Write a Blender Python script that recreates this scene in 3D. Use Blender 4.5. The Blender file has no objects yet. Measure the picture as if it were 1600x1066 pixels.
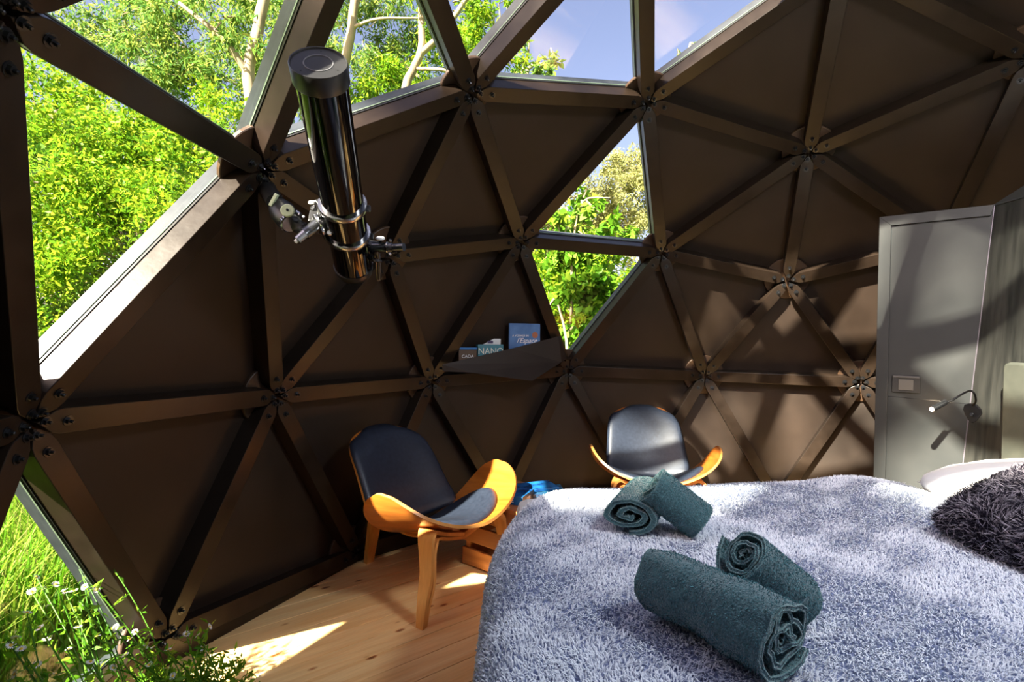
import bpy, math, random
import numpy as np
from mathutils import Vector, Matrix, noise, geometry
random.seed(7); rng = np.random.default_rng(7)
sc = bpy.context.scene
COL = sc.collection
S = 2.4; Z0 = .206*S

# ---------------------------------------------------------------- camera
CX, CY, F = 850.17, 539.56, 859.87
CR = ((0.26012,-0.96550,0.01214),(-0.01432,-0.01643,-0.99976),(0.96547,0.25988,-0.01810))
CPOS = Vector((-0.73339*S, 0.24831*S, 0.28681*S+Z0))
cd = bpy.data.cameras.new('camera'); cam = bpy.data.objects.new('camera', cd); COL.objects.link(cam)
m = Matrix((CR[0], [-v for v in CR[1]], [-v for v in CR[2]])).transposed().to_4x4()
m.translation = CPOS; cam.matrix_world = m
cd.sensor_width = 36; cd.lens = F/1600*36
cd.shift_x = (800-CX)/1600; cd.shift_y = (CY-533)/1600
cd.clip_start = .02; cd.clip_end = 300
sc.camera = cam
# stage frame: x to the right of the view, y (called Z below) away from the camera, z up
fw = Vector((CR[2][0], CR[2][1], 0)).normalized(); rt = Vector((fw.y, -fw.x, 0))
THETA = math.atan2(rt.y, rt.x)
def L(x, Z, z): return Vector((CPOS.x, CPOS.y, 0)) + rt*x + fw*Z + Vector((0,0,z))
def sx(px, Z): return (px-CX)/F*Z             # stage x of a picture column at distance Z
def sz(px, py, Z): return CPOS.z - (py-(516+ (px-162)*.01218+7.5-7.5))/F*Z   # stage height of a picture row at distance Z

# ---------------------------------------------------------------- light
SUN_AZ, SUN_EL = 37.0, 37.5                    # azimuth right of the view, elevation
a = math.radians(SUN_AZ); e = math.radians(SUN_EL)
to_sun = -(rt*math.sin(a)+fw*math.cos(a))*math.cos(e) + Vector((0,0,math.sin(e)))
sd = bpy.data.lights.new('sun', 'SUN'); sun = bpy.data.objects.new('sun', sd); COL.objects.link(sun)
sun.rotation_euler = to_sun.to_track_quat('Z','Y').to_euler(); sun.location = to_sun*30
sd.energy = 17.0; sd.angle = math.radians(1.1); sd.color = (1.0,.90,.74)
w = bpy.data.worlds.new('world'); sc.world = w; w.use_nodes = True
nt = w.node_tree; nt.nodes.clear()
sky = nt.nodes.new('ShaderNodeTexSky'); sky.sky_type = 'NISHITA'; sky.sun_disc = False
sky.sun_elevation = e; sky.sun_rotation = math.atan2(to_sun.x, to_sun.y)
sky.air_density = 1.0; sky.dust_density = 3.0; sky.ozone_density = 1.0
bg = nt.nodes.new('ShaderNodeBackground'); bg.inputs['Strength'].default_value = .135
wo = nt.nodes.new('ShaderNodeOutputWorld')
hz = nt.nodes.new('ShaderNodeMix'); hz.data_type = 'RGBA'; hz.blend_type = 'MULTIPLY'; hz.inputs[0].default_value = 1; hz.inputs[7].default_value = (1.0, .80, .84, 1)
nt.links.new(sky.outputs[0], hz.inputs[6]); nt.links.new(hz.outputs[2], bg.inputs[0]); nt.links.new(bg.outputs[0], wo.inputs[0])
sc.view_settings.view_transform = 'Standard'; sc.view_settings.look = 'None'
sc.view_settings.gamma = 1; sc.view_settings.use_curve_mapping = False
sc.view_settings.exposure = 1.55
sc.cycles.max_bounces = 10; sc.cycles.diffuse_bounces = 6; sc.cycles.transparent_max_bounces = 24
sc.cycles.caustics_reflective = False; sc.cycles.caustics_refractive = False
sc.cycles.use_denoising = True

# ---------------------------------------------------------------- materials
def mat(name, col=(.5,.5,.5), rough=.5, metal=0, spec=.5, coat=0, emit=None, es=0, sheen=0):
    m = bpy.data.materials.new(name); m.use_nodes = True
    b = m.node_tree.nodes['Principled BSDF']
    b.inputs['Base Color'].default_value = (*col,1); b.inputs['Roughness'].default_value = rough
    b.inputs['Metallic'].default_value = metal; b.inputs['Specular IOR Level'].default_value = spec
    b.inputs['Coat Weight'].default_value = coat; b.inputs['Sheen Weight'].default_value = sheen
    if emit: b.inputs['Emission Color'].default_value = (*emit,1); b.inputs['Emission Strength'].default_value = es
    return m
def N(m, t, **k):
    n = m.node_tree.nodes.new(t)
    for a_, v in k.items():
        if a_.startswith('i_'): n.inputs[a_[2:].replace('_',' ')].default_value = v
        else: setattr(n, a_, v)
    return n
def LK(m, a_, b_): m.node_tree.links.new(a_, b_)
def P(m): return m.node_tree.nodes['Principled BSDF']
def coords(m, scale=(1,1,1), rnd=False, kind='Object'):
    tc = N(m,'ShaderNodeTexCoord'); mp = N(m,'ShaderNodeMapping'); mp.inputs['Scale'].default_value = scale
    LK(m, tc.outputs[kind], mp.inputs['Vector'])
    if rnd:
        oi = N(m,'ShaderNodeObjectInfo'); mu = N(m,'ShaderNodeMath', operation='MULTIPLY'); mu.inputs[1].default_value = 37.0
        LK(m, oi.outputs['Random'], mu.inputs[0]); LK(m, mu.outputs[0], mp.inputs['Location'])
    return mp.outputs[0]
def noisy(m, c1, c2, scale=8, sc3=(1,1,1), detail=6, lo=.35, hi=.65, bump=0, bdist=.01, rnd=False, rough=None):
    v = coords(m, sc3, rnd); n = N(m,'ShaderNodeTexNoise'); n.inputs['Scale'].default_value = scale; n.inputs['Detail'].default_value = detail
    LK(m, v, n.inputs['Vector']); r = N(m,'ShaderNodeValToRGB')
    r.color_ramp.elements[0].position = lo; r.color_ramp.elements[0].color = (*c1,1)
    r.color_ramp.elements[1].position = hi; r.color_ramp.elements[1].color = (*c2,1)
    LK(m, n.outputs[0], r.inputs[0]); LK(m, r.outputs[0], P(m).inputs['Base Color'])
    if bump:
        b = N(m,'ShaderNodeBump'); b.inputs['Strength'].default_value = bump; b.inputs['Distance'].default_value = bdist
        LK(m, n.outputs[0], b.inputs['Height']); LK(m, b.outputs[0], P(m).inputs['Normal'])
    if rough:
        mr = N(m,'ShaderNodeMapRange'); mr.inputs['To Min'].default_value = rough[0]; mr.inputs['To Max'].default_value = rough[1]
        LK(m, n.outputs[0], mr.inputs['Value']); LK(m, mr.outputs[0], P(m).inputs['Roughness'])
    return m
M = {}
M['paint'] = noisy(mat('dark_brown_paint', rough=.5), (.0160,.0100,.0070), (.0255,.0160,.0112), 5, (1,1,1), 8, .3,.7, .25,.004, True, (.42,.6))
M['strutpaint'] = noisy(mat('brown_strut_paint', rough=.42), (.0125,.0080,.0055), (.0200,.0128,.0088), 14, (1,1,1), 8, .3,.7, .35,.003, True, (.26,.42))
M['hub'] = noisy(mat('hub_plate', rough=.5), (.035,.018,.010), (.075,.038,.018), 7, (1,1,1), 4,.3,.7,0,.01,True)
M['bolt'] = mat('black_bolt', (.05,.052,.058), .28, .85)
M['rubber'] = mat('black_rubber', (.012,.012,.013), .4)
M['cap'] = noisy(mat('grey_cap_strip', rough=.35, metal=.0), (.030,.036,.045), (.045,.052,.062), 20)
M['edge'] = mat('pane_edge', (.16,.22,.16), .25)
# glass
g = bpy.data.materials.new('window_glass'); g.use_nodes = True; n_ = g.node_tree.nodes; n_.clear()
tr = n_.new('ShaderNodeBsdfTransparent'); tr.inputs[0].default_value = (.95,.965,.95,1)
gl = n_.new('ShaderNodeBsdfGlossy'); gl.inputs['Roughness'].default_value = .01
lw = n_.new('ShaderNodeLayerWeight'); lw.inputs['Blend'].default_value = .5
pw = n_.new('ShaderNodeMath'); pw.operation = 'POWER'; pw.inputs[1].default_value = 5.0
fr = n_.new('ShaderNodeMath'); fr.operation = 'MULTIPLY_ADD'; fr.inputs[1].default_value = .6; fr.inputs[2].default_value = .025
g.node_tree.links.new(lw.outputs['Facing'], pw.inputs[0]); g.node_tree.links.new(pw.outputs[0], fr.inputs[0])
mx = n_.new('ShaderNodeMixShader'); om = n_.new('ShaderNodeOutputMaterial')
g.node_tree.links.new(fr.outputs[0], mx.inputs[0]); g.node_tree.links.new(tr.outputs[0], mx.inputs[1])
g.node_tree.links.new(gl.outputs[0], mx.inputs[2]); g.node_tree.links.new(mx.outputs[0], om.inputs[0]); M['glass'] = g
def wood(name, c1, c2, knots=None, rough=.35, scale=1.0, axis=0, rings=14, coat=0):
    m = mat(name, rough=rough, coat=coat)
    s3 = [9,9,9]; s3[axis] = .7
    v = coords(m, tuple(x*scale for x in s3), True)
    n = N(m,'ShaderNodeTexNoise'); n.inputs['Scale'].default_value = 1.6; n.inputs['Detail'].default_value = 6; n.inputs['Distortion'].default_value = 1.2
    LK(m, v, n.inputs['Vector'])
    r = N(m,'ShaderNodeValToRGB'); r.color_ramp.elements[0].position=.3; r.color_ramp.elements[1].position=.7
    r.color_ramp.elements[0].color=(*c1,1); r.color_ramp.elements[1].color=(*c2,1)
    LK(m, n.outputs[0], r.inputs[0]); out = r.outputs[0]
    n2 = N(m,'ShaderNodeTexNoise'); n2.inputs['Scale'].default_value = rings; n2.inputs['Detail'].default_value = 3
    LK(m, v, n2.inputs['Vector']); mr = N(m,'ShaderNodeMapRange'); mr.inputs['To Min'].default_value=.82; mr.inputs['To Max'].default_value=1.1
    LK(m, n2.outputs[0], mr.inputs['Value'])
    mm = N(m,'ShaderNodeMix', data_type='RGBA', blend_type='MULTIPLY'); mm.inputs[0].default_value=1
    LK(m, out, mm.inputs[6]); LK(m, mr.outputs[0], mm.inputs[7]); out = mm.outputs[2]
    if knots:
        s4=[9.0,9.0,9.0]; s4[axis]=4.2
        v2 = coords(m, tuple(s4), True); vo = N(m,'ShaderNodeTexVoronoi'); vo.inputs['Scale'].default_value=1.4; vo.inputs['Randomness'].default_value=1
        LK(m, v2, vo.inputs['Vector']); kr = N(m,'ShaderNodeValToRGB'); kr.color_ramp.elements[0].position=.05; kr.color_ramp.elements[1].position=.15
        kr.color_ramp.elements[0].color=(*knots,1); kr.color_ramp.elements[1].color=(1,1,1,1)
        el = kr.color_ramp.elements.new(.09); el.color=(knots[0]*2.4,knots[1]*2.4,knots[2]*2.4,1)
        LK(m, vo.outputs['Distance'], kr.inputs[0])
        m3 = N(m,'ShaderNodeMix', data_type='RGBA', blend_type='MULTIPLY'); m3.inputs[0].default_value=1
        LK(m, out, m3.inputs[6]); LK(m, kr.outputs[0], m3.inputs[7]); out = m3.outputs[2]
    LK(m, out, P(m).inputs['Base Color'])
    b = N(m,'ShaderNodeBump'); b.inputs['Strength'].default_value=.15; b.inputs['Distance'].default_value=.002
    LK(m, n2.outputs[0], b.inputs['Height']); LK(m, b.outputs[0], P(m).inputs['Normal'])
    return m
M['pine'] = wood('pine_board', (.86,.50,.18), (1.0,.74,.36), knots=(.22,.12,.07), rough=.38)
M['walnut'] = wood('oiled_plywood_face', (.27,.072,.008), (.52,.165,.022), rough=.3, axis=1, coat=.3)
M['ply'] = wood('pale_plywood_edge', (.52,.21,.045), (.72,.34,.095), rough=.35, axis=2)
M['crate'] = wood('rough_crate_wood', (.28,.10,.03), (.50,.21,.07), knots=(.3,.2,.1), rough=.55)
M['leather'] = noisy(mat('black_leather', rough=.42, coat=.1), (.012,.017,.030), (.02,.027,.045), 60, (1,1,1), 3,.3,.7,.15,.002)  # blue of the reflected sky is mixed into the black base colour
M['greypaint'] = noisy(mat('dark_grey_paint', rough=.45), (.030,.033,.034), (.043,.045,.045), 4, (1,1,1), 8,.3,.7,.15,.002,False,(.35,.5))
M['greygrain'] = noisy(mat('grey_grained_plywood', rough=.42), (.018,.019,.018), (.052,.052,.047), 5, (6,6,.5), 8,.3,.7,.5,.004,False,(.3,.5))
for k in ('paint','strutpaint','greypaint','greygrain'): P(M[k]).inputs['Specular IOR Level'].default_value = .30
M['silver_edge'] = mat('silver_corner_strip', (.30,.27,.33), .3, .6)
M['headboard'] = noisy(mat('grey_green_headboard', rough=.7), (.038,.042,.034), (.062,.066,.052), 9, (1,1,1), 6,.3,.7,.3,.004)
M['black_metal'] = mat('black_metal', (.015,.015,.016), .35, .5)
M['chrome'] = mat('satin_chrome', (.40,.41,.43), .22, 1)
M['gloss'] = mat('gloss_black_tube', (.0015,.0015,.002), .05, 0, .35, .30)
M['satin_black'] = mat('satin_black_plastic', (.010,.010,.011), .38)
M['capface'] = mat('grey_cap_face', (.10,.10,.11), .3)
M['knurl'] = mat('gun_metal', (.11,.115,.125), .25, .9)
M['dial'] = mat('pale_green_dial', (.55,.65,.45), .35)
M['white'] = mat('white_plastic', (.8,.8,.8), .4)
M['switch'] = mat('switch_plate', (.035,.035,.035), .35); M['rocker'] = mat('switch_rocker', (.12,.115,.105), .35)
M['linen'] = noisy(mat('white_linen', rough=.85, sheen=.2), (.80,.80,.80), (.88,.88,.87), 6, (1,1,1), 5,.3,.7,.4,.02)
M['mattress'] = mat('mattress_cloth', (.6,.6,.6), .9)
M['bulb'] = mat('lit_bulb', (1,.9,.7), .3, emit=(1,.72,.38), es=90)
def terry(name, c1, c2):
    m = noisy(mat(name, rough=.95, sheen=.5), c1, c2, 260, (1,1,1), 3,.35,.65,.9,.004)
    return m
M['towel'] = terry('teal_terry_towel', (.030,.088,.104), (.070,.170,.192))
M['hem'] = terry('towel_hem', (.09,.19,.20), (.14,.27,.28))
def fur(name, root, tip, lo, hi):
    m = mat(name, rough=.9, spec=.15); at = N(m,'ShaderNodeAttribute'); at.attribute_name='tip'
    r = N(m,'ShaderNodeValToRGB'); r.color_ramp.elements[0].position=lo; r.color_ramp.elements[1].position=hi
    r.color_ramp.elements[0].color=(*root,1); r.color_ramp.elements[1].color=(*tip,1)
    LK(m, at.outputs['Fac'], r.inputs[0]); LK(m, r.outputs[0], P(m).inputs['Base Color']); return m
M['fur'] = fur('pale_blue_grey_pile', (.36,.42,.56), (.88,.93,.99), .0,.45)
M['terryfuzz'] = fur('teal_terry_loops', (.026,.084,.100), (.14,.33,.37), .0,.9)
M['furbase'] = mat('pile_backing', (.20,.24,.38), 1, spec=.1)
M['shag'] = fur('dark_shaggy_pile', (.010,.008,.016), (.37,.34,.39), .6,1.5)
M['shagbase'] = mat('shag_backing', (.015,.012,.02), 1, spec=.1)
def leafmat(name, ramp, trans=.5):
    m = bpy.data.materials.new(name); m.use_nodes=True; nn=m.node_tree.nodes; nn.clear()
    ge = nn.new('ShaderNodeNewGeometry'); r = nn.new('ShaderNodeValToRGB')
    els = r.color_ramp.elements; els[0].position=0; els[0].color=(*ramp[0],1); els[1].position=1; els[1].color=(*ramp[-1],1)
    for i,c in enumerate(ramp[1:-1]): el=els.new((i+1)/(len(ramp)-1)); el.color=(*c,1)
    d = nn.new('ShaderNodeBsdfPrincipled'); d.inputs['Roughness'].default_value=.45; d.inputs['Specular IOR Level'].default_value=.12
    t = nn.new('ShaderNodeBsdfTranslucent'); mx=nn.new('ShaderNodeMixShader'); mx.inputs[0].default_value=trans; o=nn.new('ShaderNodeOutputMaterial')
    l = m.node_tree.links.new
    l(ge.outputs['Random Per Island'], r.inputs[0]); l(r.outputs[0], d.inputs['Base Color']); l(r.outputs[0], t.inputs[0])
    l(d.outputs[0], mx.inputs[1]); l(t.outputs[0], mx.inputs[2]); l(mx.outputs[0], o.inputs[0]); return m
M['leaf_lime'] = leafmat('lime_leaves', [(0.058,0.161,0.011),(0.126,0.273,0.011),(0.230,0.372,0.017),(0.346,0.408,0.027)], .55)
M['leaf_willow'] = leafmat('willow_leaves', [(0.058,0.149,0.032),(0.115,0.236,0.038),(0.207,0.310,0.049),(0.346,0.359,0.076)], .5)
M['leaf_olive'] = leafmat('dry_olive_leaves', [(0.158,0.187,0.058),(0.288,0.288,0.101),(0.418,0.389,0.173)], .45)
M['leaf_broad'] = leafmat('broad_leaves', [(0.058,0.186,0.011),(0.126,0.285,0.017),(0.254,0.372,0.032)], .5)
M['leaf_dark'] = leafmat('deep_green_leaves', [(.03,.10,.02),(.07,.20,.02),(.14,.32,.03)], .4)
M['grass'] = leafmat('grass_blades', [(0.058,0.186,0.005),(0.126,0.298,0.011),(0.242,0.359,0.032),(0.288,0.285,0.086)], .5)
M['petal'] = mat('white_petal', (.85,.82,.86), .6); M['yellow'] = mat('yellow_flower_eye', (.75,.5,.05), .7)
M['bark'] = noisy(mat('pale_bark', rough=.8), (.16,.12,.075), (.38,.31,.20), 9, (1,1,.3), 6,.3,.7,.5,.01)
M['ground'] = noisy(mat('garden_ground', rough=1), (.05,.09,.015), (.16,.24,.04), 1.3, (1,1,1), 8)
def plain(name, col, rough=.4): 
    if name not in M: M[name] = mat(name, col, rough)
    return M[name]

# ---------------------------------------------------------------- mesh helpers
class MB:
    def __init__(s): s.v=[]; s.f=[]; s.m=[]; s.attr=None
    def add(s, vs, fs, mi=0):
        o=len(s.v); s.v += [tuple(v) for v in vs]; s.f += [tuple(i+o for i in f) for f in fs]; s.m += [mi]*len(fs); return s
    def box(s, c, size, rot=None, mi=0):
        x,y,z=[k/2 for k in size]; vs=[Vector((a_*x,b_*y,c_*z)) for a_ in(-1,1) for b_ in(-1,1) for c_ in(-1,1)]
        if rot is not None: vs=[rot@v for v in vs]
        vs=[v+Vector(c) for v in vs]
        return s.add(vs,[(0,1,3,2),(4,6,7,5),(0,4,5,1),(2,3,7,6),(0,2,6,4),(1,5,7,3)],mi)
    def prism(s, poly, off, mi=0):            # 3-D polygon extruded by vector off
        n=len(poly); off=Vector(off); vs=[Vector(p) for p in poly]+[Vector(p)+off for p in poly]
        return s.add(vs,[tuple(range(n-1,-1,-1)),tuple(range(n,2*n))]+[(i,(i+1)%n,n+(i+1)%n,n+i) for i in range(n)],mi)
    def tube(s, path, rad, seg=10, caps=True, mi=0, flat=1.0, up=None):
        path=[Vector(p) for p in path]; n=len(path)
        if not hasattr(rad,'__len__'): rad=[rad]*n
        prev=None; rings=[]
        for i,p in enumerate(path):
            t=(path[min(i+1,n-1)]-path[max(i-1,0)]).normalized()
            if prev is None:
                u=Vector(up) if up else (Vector((0,0,1)) if abs(t.z)<.9 else Vector((1,0,0)))
            else: u=prev
            u=(u-t*u.dot(t)).normalized(); prev=u; w_=t.cross(u)
            rings.append([p+(u*math.cos(2*math.pi*k/seg)+w_*math.sin(2*math.pi*k/seg)*flat)*rad[i] for k in range(seg)])
        vs=[v for r in rings for v in r]; fs=[]
        for i in range(n-1):
            for k in range(seg): a_=i*seg+k; b_=i*seg+(k+1)%seg; fs.append((a_,b_,b_+seg,a_+seg))
        if caps: fs.append(tuple(range(seg-1,-1,-1))); fs.append(tuple((n-1)*seg+k for k in range(seg)))
        return s.add(vs,fs,mi)
    def lathe(s, prof, c, axis, seg=32, mi=0, a0=0):  # prof: (radius, height) along axis from c
        axis=Vector(axis).normalized(); u=axis.orthogonal().normalized(); w_=axis.cross(u); c=Vector(c); vs=[]
        for r,h in prof:
            for k in range(seg): t=2*math.pi*k/seg+a0; vs.append(c+axis*h+(u*math.cos(t)+w_*math.sin(t))*max(r,1e-5))
        fs=[]
        for i in range(len(prof)-1):
            for k in range(seg): a_=i*seg+k; b_=i*seg+(k+1)%seg; fs.append((a_,b_,b_+seg,a_+seg))
        fs.append(tuple(range(seg-1,-1,-1))); fs.append(tuple((len(prof)-1)*seg+k for k in range(seg)))
        return s.add(vs,fs,mi)
    def ribbon(s, path, wv, ws, th, mi=0):     # flat strip: wv width direction, ws half widths, th thicknesses, path in plane across wv
        path=[Vector(p) for p in path]; wv=Vector(wv).normalized(); n=len(path); vs=[]
        for i,p in enumerate(path):
            t=(path[min(i+1,n-1)]-path[max(i-1,0)]).normalized(); nn=t.cross(wv).normalized()*(th[i]/2 if hasattr(th,'__len__') else th/2)
            w_=wv*(ws[i] if hasattr(ws,'__len__') else ws)
            vs += [p-w_-nn,p+w_-nn,p+w_+nn,p-w_+nn]
        fs=[(3,2,1,0),tuple(4*(n-1)+k for k in range(4))]
        for i in range(n-1):
            for k in range(4): a_=4*i+k; b_=4*i+(k+1)%4; fs.append((a_,b_,b_+4,a_+4))
        return s.add(vs,fs,mi)
    def mesh(s, name):
        me=bpy.data.meshes.new(name); me.from_pydata(s.v,[],s.f); me.update(); return me
    def obj(s, name, mats, parent=None, smooth=False, bevel=0, subsurf=0, recalc=True, auto=None):
        import bmesh
        me=s.mesh(name)
        if not isinstance(mats,(list,tuple)): mats=[mats]
        for q in mats: me.materials.append(q)
        if len(mats)>1:
            for p,i in zip(me.polygons,s.m): p.material_index=i
        if recalc:
            b=bmesh.new(); b.from_mesh(me); bmesh.ops.recalc_face_normals(b,faces=b.faces); b.to_mesh(me); b.free()
        if smooth:
            for p in me.polygons: p.use_smooth=True
        o=link(name,me,parent)
        if bevel: md=o.modifiers.new('bevel','BEVEL'); md.width=bevel; md.segments=2; md.limit_method='ANGLE'
        if subsurf: md=o.modifiers.new('subsurf','SUBSURF'); md.levels=subsurf; md.render_levels=subsurf
        if auto is not None:
            me.set_sharp_from_angle(angle=auto)
        return o
def link(name, data, parent=None):
    o=bpy.data.objects.new(name,data); COL.objects.link(o)
    if parent is not None: o.parent=parent
    return o
def tag(o,label=None,cat=None,group=None,kind=None):
    if label: o['label']=label
    if cat: o['category']=cat
    if group: o['group']=group
    if kind: o['kind']=kind
    return o
def root(name,label,cat,base=(0,0,0),yaw=0,group=None,kind=None):
    o=bpy.data.objects.new(name,None); COL.objects.link(o); o.empty_display_size=.1
    o.location=L(*base); o.rotation_euler=(0,0,THETA+yaw); return tag(o,label,cat,group,kind)
def place(o, base=(0,0,0), yaw=0): o.location=L(*base); o.rotation_euler=(0,0,THETA+yaw); return o
def text(body, size, mtl, parent, loc, rot, ext=.0008, align='CENTER', shear=0):
    c=bpy.data.curves.new('lettering','FONT'); c.body=body; c.size=size; c.extrude=ext; c.align_x=align; c.align_y='CENTER'; c.shear=shear
    t=bpy.data.objects.new('lettering_curve',c); me=bpy.data.meshes.new_from_object(t); bpy.data.objects.remove(t); bpy.data.curves.remove(c)
    me.name='lettering'; me.materials.clear(); me.materials.append(mtl); o=link('lettering',me,parent); o.location=loc; o.rotation_euler=rot; o['kind']='stuff'; return o

# ================================================================ DOME
def unit(v): return v/np.linalg.norm(v)
R5=math.sqrt(5)
def upv(k): t=math.radians(72*k); return np.array([2/R5*math.cos(t),2/R5*math.sin(t),1/R5])
def lov(k): t=math.radians(72*k+36); return np.array([2/R5*math.cos(t),2/R5*math.sin(t),-1/R5])
AP=np.array([0,0,1.])
nodes=[]; faces=[]
def nid(v):
    for i,n in enumerate(nodes):
        if np.linalg.norm(n-v)<1e-4: return i
    nodes.append(v); return len(nodes)-1
for k in range(5):
    A_,B_,l1,l0=upv(k),upv((k+1)%5),lov(k),lov((k-1)%5)
    for a_,b_,c_ in ((AP,A_,B_),(A_,B_,l1),(A_,l0,l1),(l0,l1,-AP)):
        gr={}
        for i in range(4):
            for j in range(4-i): gr[i,j]=nid(unit(a_*i+b_*j+c_*(3-i-j)))
        for i in range(3):
            for j in range(3-i):
                faces.append((gr[i,j],gr[i+1,j],gr[i,j+1]))
                if i+j<2: faces.append((gr[i+1,j],gr[i+1,j+1],gr[i,j+1]))
faces=[f for f in faces if all(nodes[i][2]>-.25 for i in f)]
key={}
def nm(n,v): key[n]=nid(unit(v))
E_,H_,H2_,E0_=upv(0),upv(1),upv(2),upv(-1); lL,lLm,lL1=lov(0),lov(-1),lov(1)
for n,v in dict(E=E_,H=H_,F=2*E_+H_,G=E_+2*H_,C=E_+H_+AP,D=2*E_+AP,B=2*H_+AP,a=H_+2*AP,b=E_+2*AP,A=2*H_+H2_,O=H_+2*H2_,Z=H_+H2_+AP,
  Q=E_+E0_+AP,X=2*E_+E0_,L=2*E_+lL,K=E_+H_+lL,J=2*H_+lL,M=2*E_+lLm,I=2*H_+lL1,N=H_+H2_+lL1,P0=H_+2*lL1,P1=H_+lL+lL1,
  S=H2_+2*lL1,U=2*H2_+lL1,H2=H2_,T=2*H2_+AP,d=H2_+2*AP,top=AP,V=2*H2_+upv(3),W=H2_+upv(3)+AP,e=upv(3)+2*AP).items(): nm(n,v)
DN=[Vector(n)*S+Vector((0,0,Z0)) for n in nodes]
FIX={'A':(.0025,-.0087,.0154),'B':(.0069,-.0197,.0028),'C':(.0002,-.0162,.0028),'D':(-.0014,-.0246,-.0101),'E':(.0004,-.0026,-.0088),'F':(.0005,.0115,-.0077),'G':(-.0007,.0037,-.0028),'H':(.0062,-.0081,-.0093),'I':(.0047,-.0065,-.0067),'J':(-.004,.0071,-.0045),'K':(-.0054,.0229,-.0041),'L':(.0004,.0207,-.0011),'M':(-.0017,-.003,-.0126),'N':(-.0048,.0018,-.0081),'Q':(-.0038,.0207,.0325),'O':(.0004,.001,-.0025),'P0':(.0019,.0072,.0144),'P1':(-.005,.0039,-.0053)}
for n,d in FIX.items(): DN[key[n]]=DN[key[n]]+Vector(d)
CEN=Vector((0,0,Z0))
def rad(p): return (p-CEN).normalized()
GLASS=['A N O','A O Z','A B Z','B Z a','B C a','C a b','a b top','a d top','a Z d','Z O T','Z T d','O H2 T','T d W','d e top','d e W','T V W','N P0 S','C F G','F G K']
REAR=True
GL={frozenset(key[k] for k in s.split()) for s in GLASS}
for f in faces:                                 # unseen panels behind the camera, made glass to let in more daylight
    c=sum((nodes[i] for i in f),np.zeros(3))/3; az=math.degrees(math.atan2(c[1],c[0]))%360
    if 185<az<300 and c[2]>.1: GL.add(frozenset(f))
edges=set()
for f in faces:
    for i in range(3): edges.add(frozenset((f[i],f[(i+1)%3])))
def inview(p):
    v=p-CPOS; q=[sum(CR[i][j]*v[j] for j in range(3)) for i in range(3)]
    if q[2]<.3: return False
    x=F*q[0]/q[2]+CX; y=F*q[1]/q[2]+CY
    return -120<x<1720 and -120<y<1180
dome=tag(bpy.data.objects.new('wall_dome',None),'geodesic dome shell of dark brown painted struts and triangular panels','dome wall',kind='structure'); COL.objects.link(dome)
DEP=.092; HW=.036
bolt=MB(); bolt.lathe([(.0145,0),(.0145,.003)],(0,0,0),(0,0,1),12); bolt.lathe([(.0095,.003),(.0095,.011)],(0,0,0),(0,0,1),6); bolt.lathe([(.0045,.011),(.0045,.018),(.003,.02)],(0,0,0),(0,0,1),8)
bolt_me=bolt.mesh('bolt'); bolt_me.materials.append(M['bolt'])
base_z=min(p.z for p in DN[:] if True)
for ed in sorted(tuple(sorted(e_)) for e_ in edges):
    p,q=DN[ed[0]],DN[ed[1]]; t=(q-p).normalized(); n=rad((p+q)/2); n=(n-t*n.dot(t)).normalized(); s=t.cross(n); ln=(q-p).length
    tip=.014; sh=.014+HW*1.55
    poly=[(tip,0),(sh-.012,-HW*.86),(sh+.01,-HW),(ln-sh-.01,-HW),(ln-sh+.012,-HW*.86),(ln-tip,0),(ln-sh+.012,HW*.86),(ln-sh-.01,HW),(sh+.01,HW),(sh-.012,HW*.86)]
    mb=MB(); mb.prism([Vector((x,y,0)) for x,y in poly],(0,0,DEP))
    o=mb.obj('strut',M['strutpaint'],dome,bevel=.002)
    mw=Matrix((t,s,n)).transposed().to_4x4(); 
    if mw.determinant()<0: mw=Matrix((t,-s,n)).transposed().to_4x4()
    mw.translation=p; o.matrix_world=mw
    for end,nd in ((0,ed[0]),(1,ed[1])):
        if inview(DN[nd]):
            for d in (.036,.094):
                b=link('bolt',bolt_me,o); x=d if end==0 else ln-d
                b.location=(x,random.uniform(-.003,.003),.001); b.rotation_euler=(math.pi,0,random.uniform(0,1))
used=set(i for f in faces for i in f)
hub_me=MB(); hub_me.lathe([(.139,0),(.142,.003),(.142,.015),(.139,.018)],(0,0,0),(0,0,1),36); hm=hub_me.mesh('hub_plate'); hm.materials.append(M['hub'])
for i in sorted(used):
    o=link('hub_plate',hm,dome); n=rad(DN[i]); o.rotation_mode='QUATERNION'; o.rotation_quaternion=n.to_track_quat('Z','Y'); o.location=DN[i]+n*.040
def inset(tri,d):
    a_,b_,c_=tri; la,lb,lc=(b_-c_).length,(a_-c_).length,(a_-b_).length; p=la+lb+lc; inc=(a_*la+b_*lb+c_*lc)/p
    area=((b_-a_).cross(c_-a_)).length/2; r=2*area/p; return [inc+(v-inc)*(1-d/r) for v in tri]
def ring(tri,n,o0,d0,d1,h0,h1,mtl,name,par):
    A0=inset(tri,d0); A1=inset(tri,d1); mb=MB(); vs=[v+n*h0 for v in A0]+[v+n*h0 for v in A1]+[v+n*h1 for v in A0]+[v+n*h1 for v in A1]; fs=[]
    for k in range(3):
        j=(k+1)%3; fs+=[(k,j,3+j,3+k),(6+k,9+k,9+j,6+j),(k,6+k,6+j,j),(3+k,3+j,9+j,9+k)]
    return mb.add(vs,fs).obj(name,mtl,par)
wn=0
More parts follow.
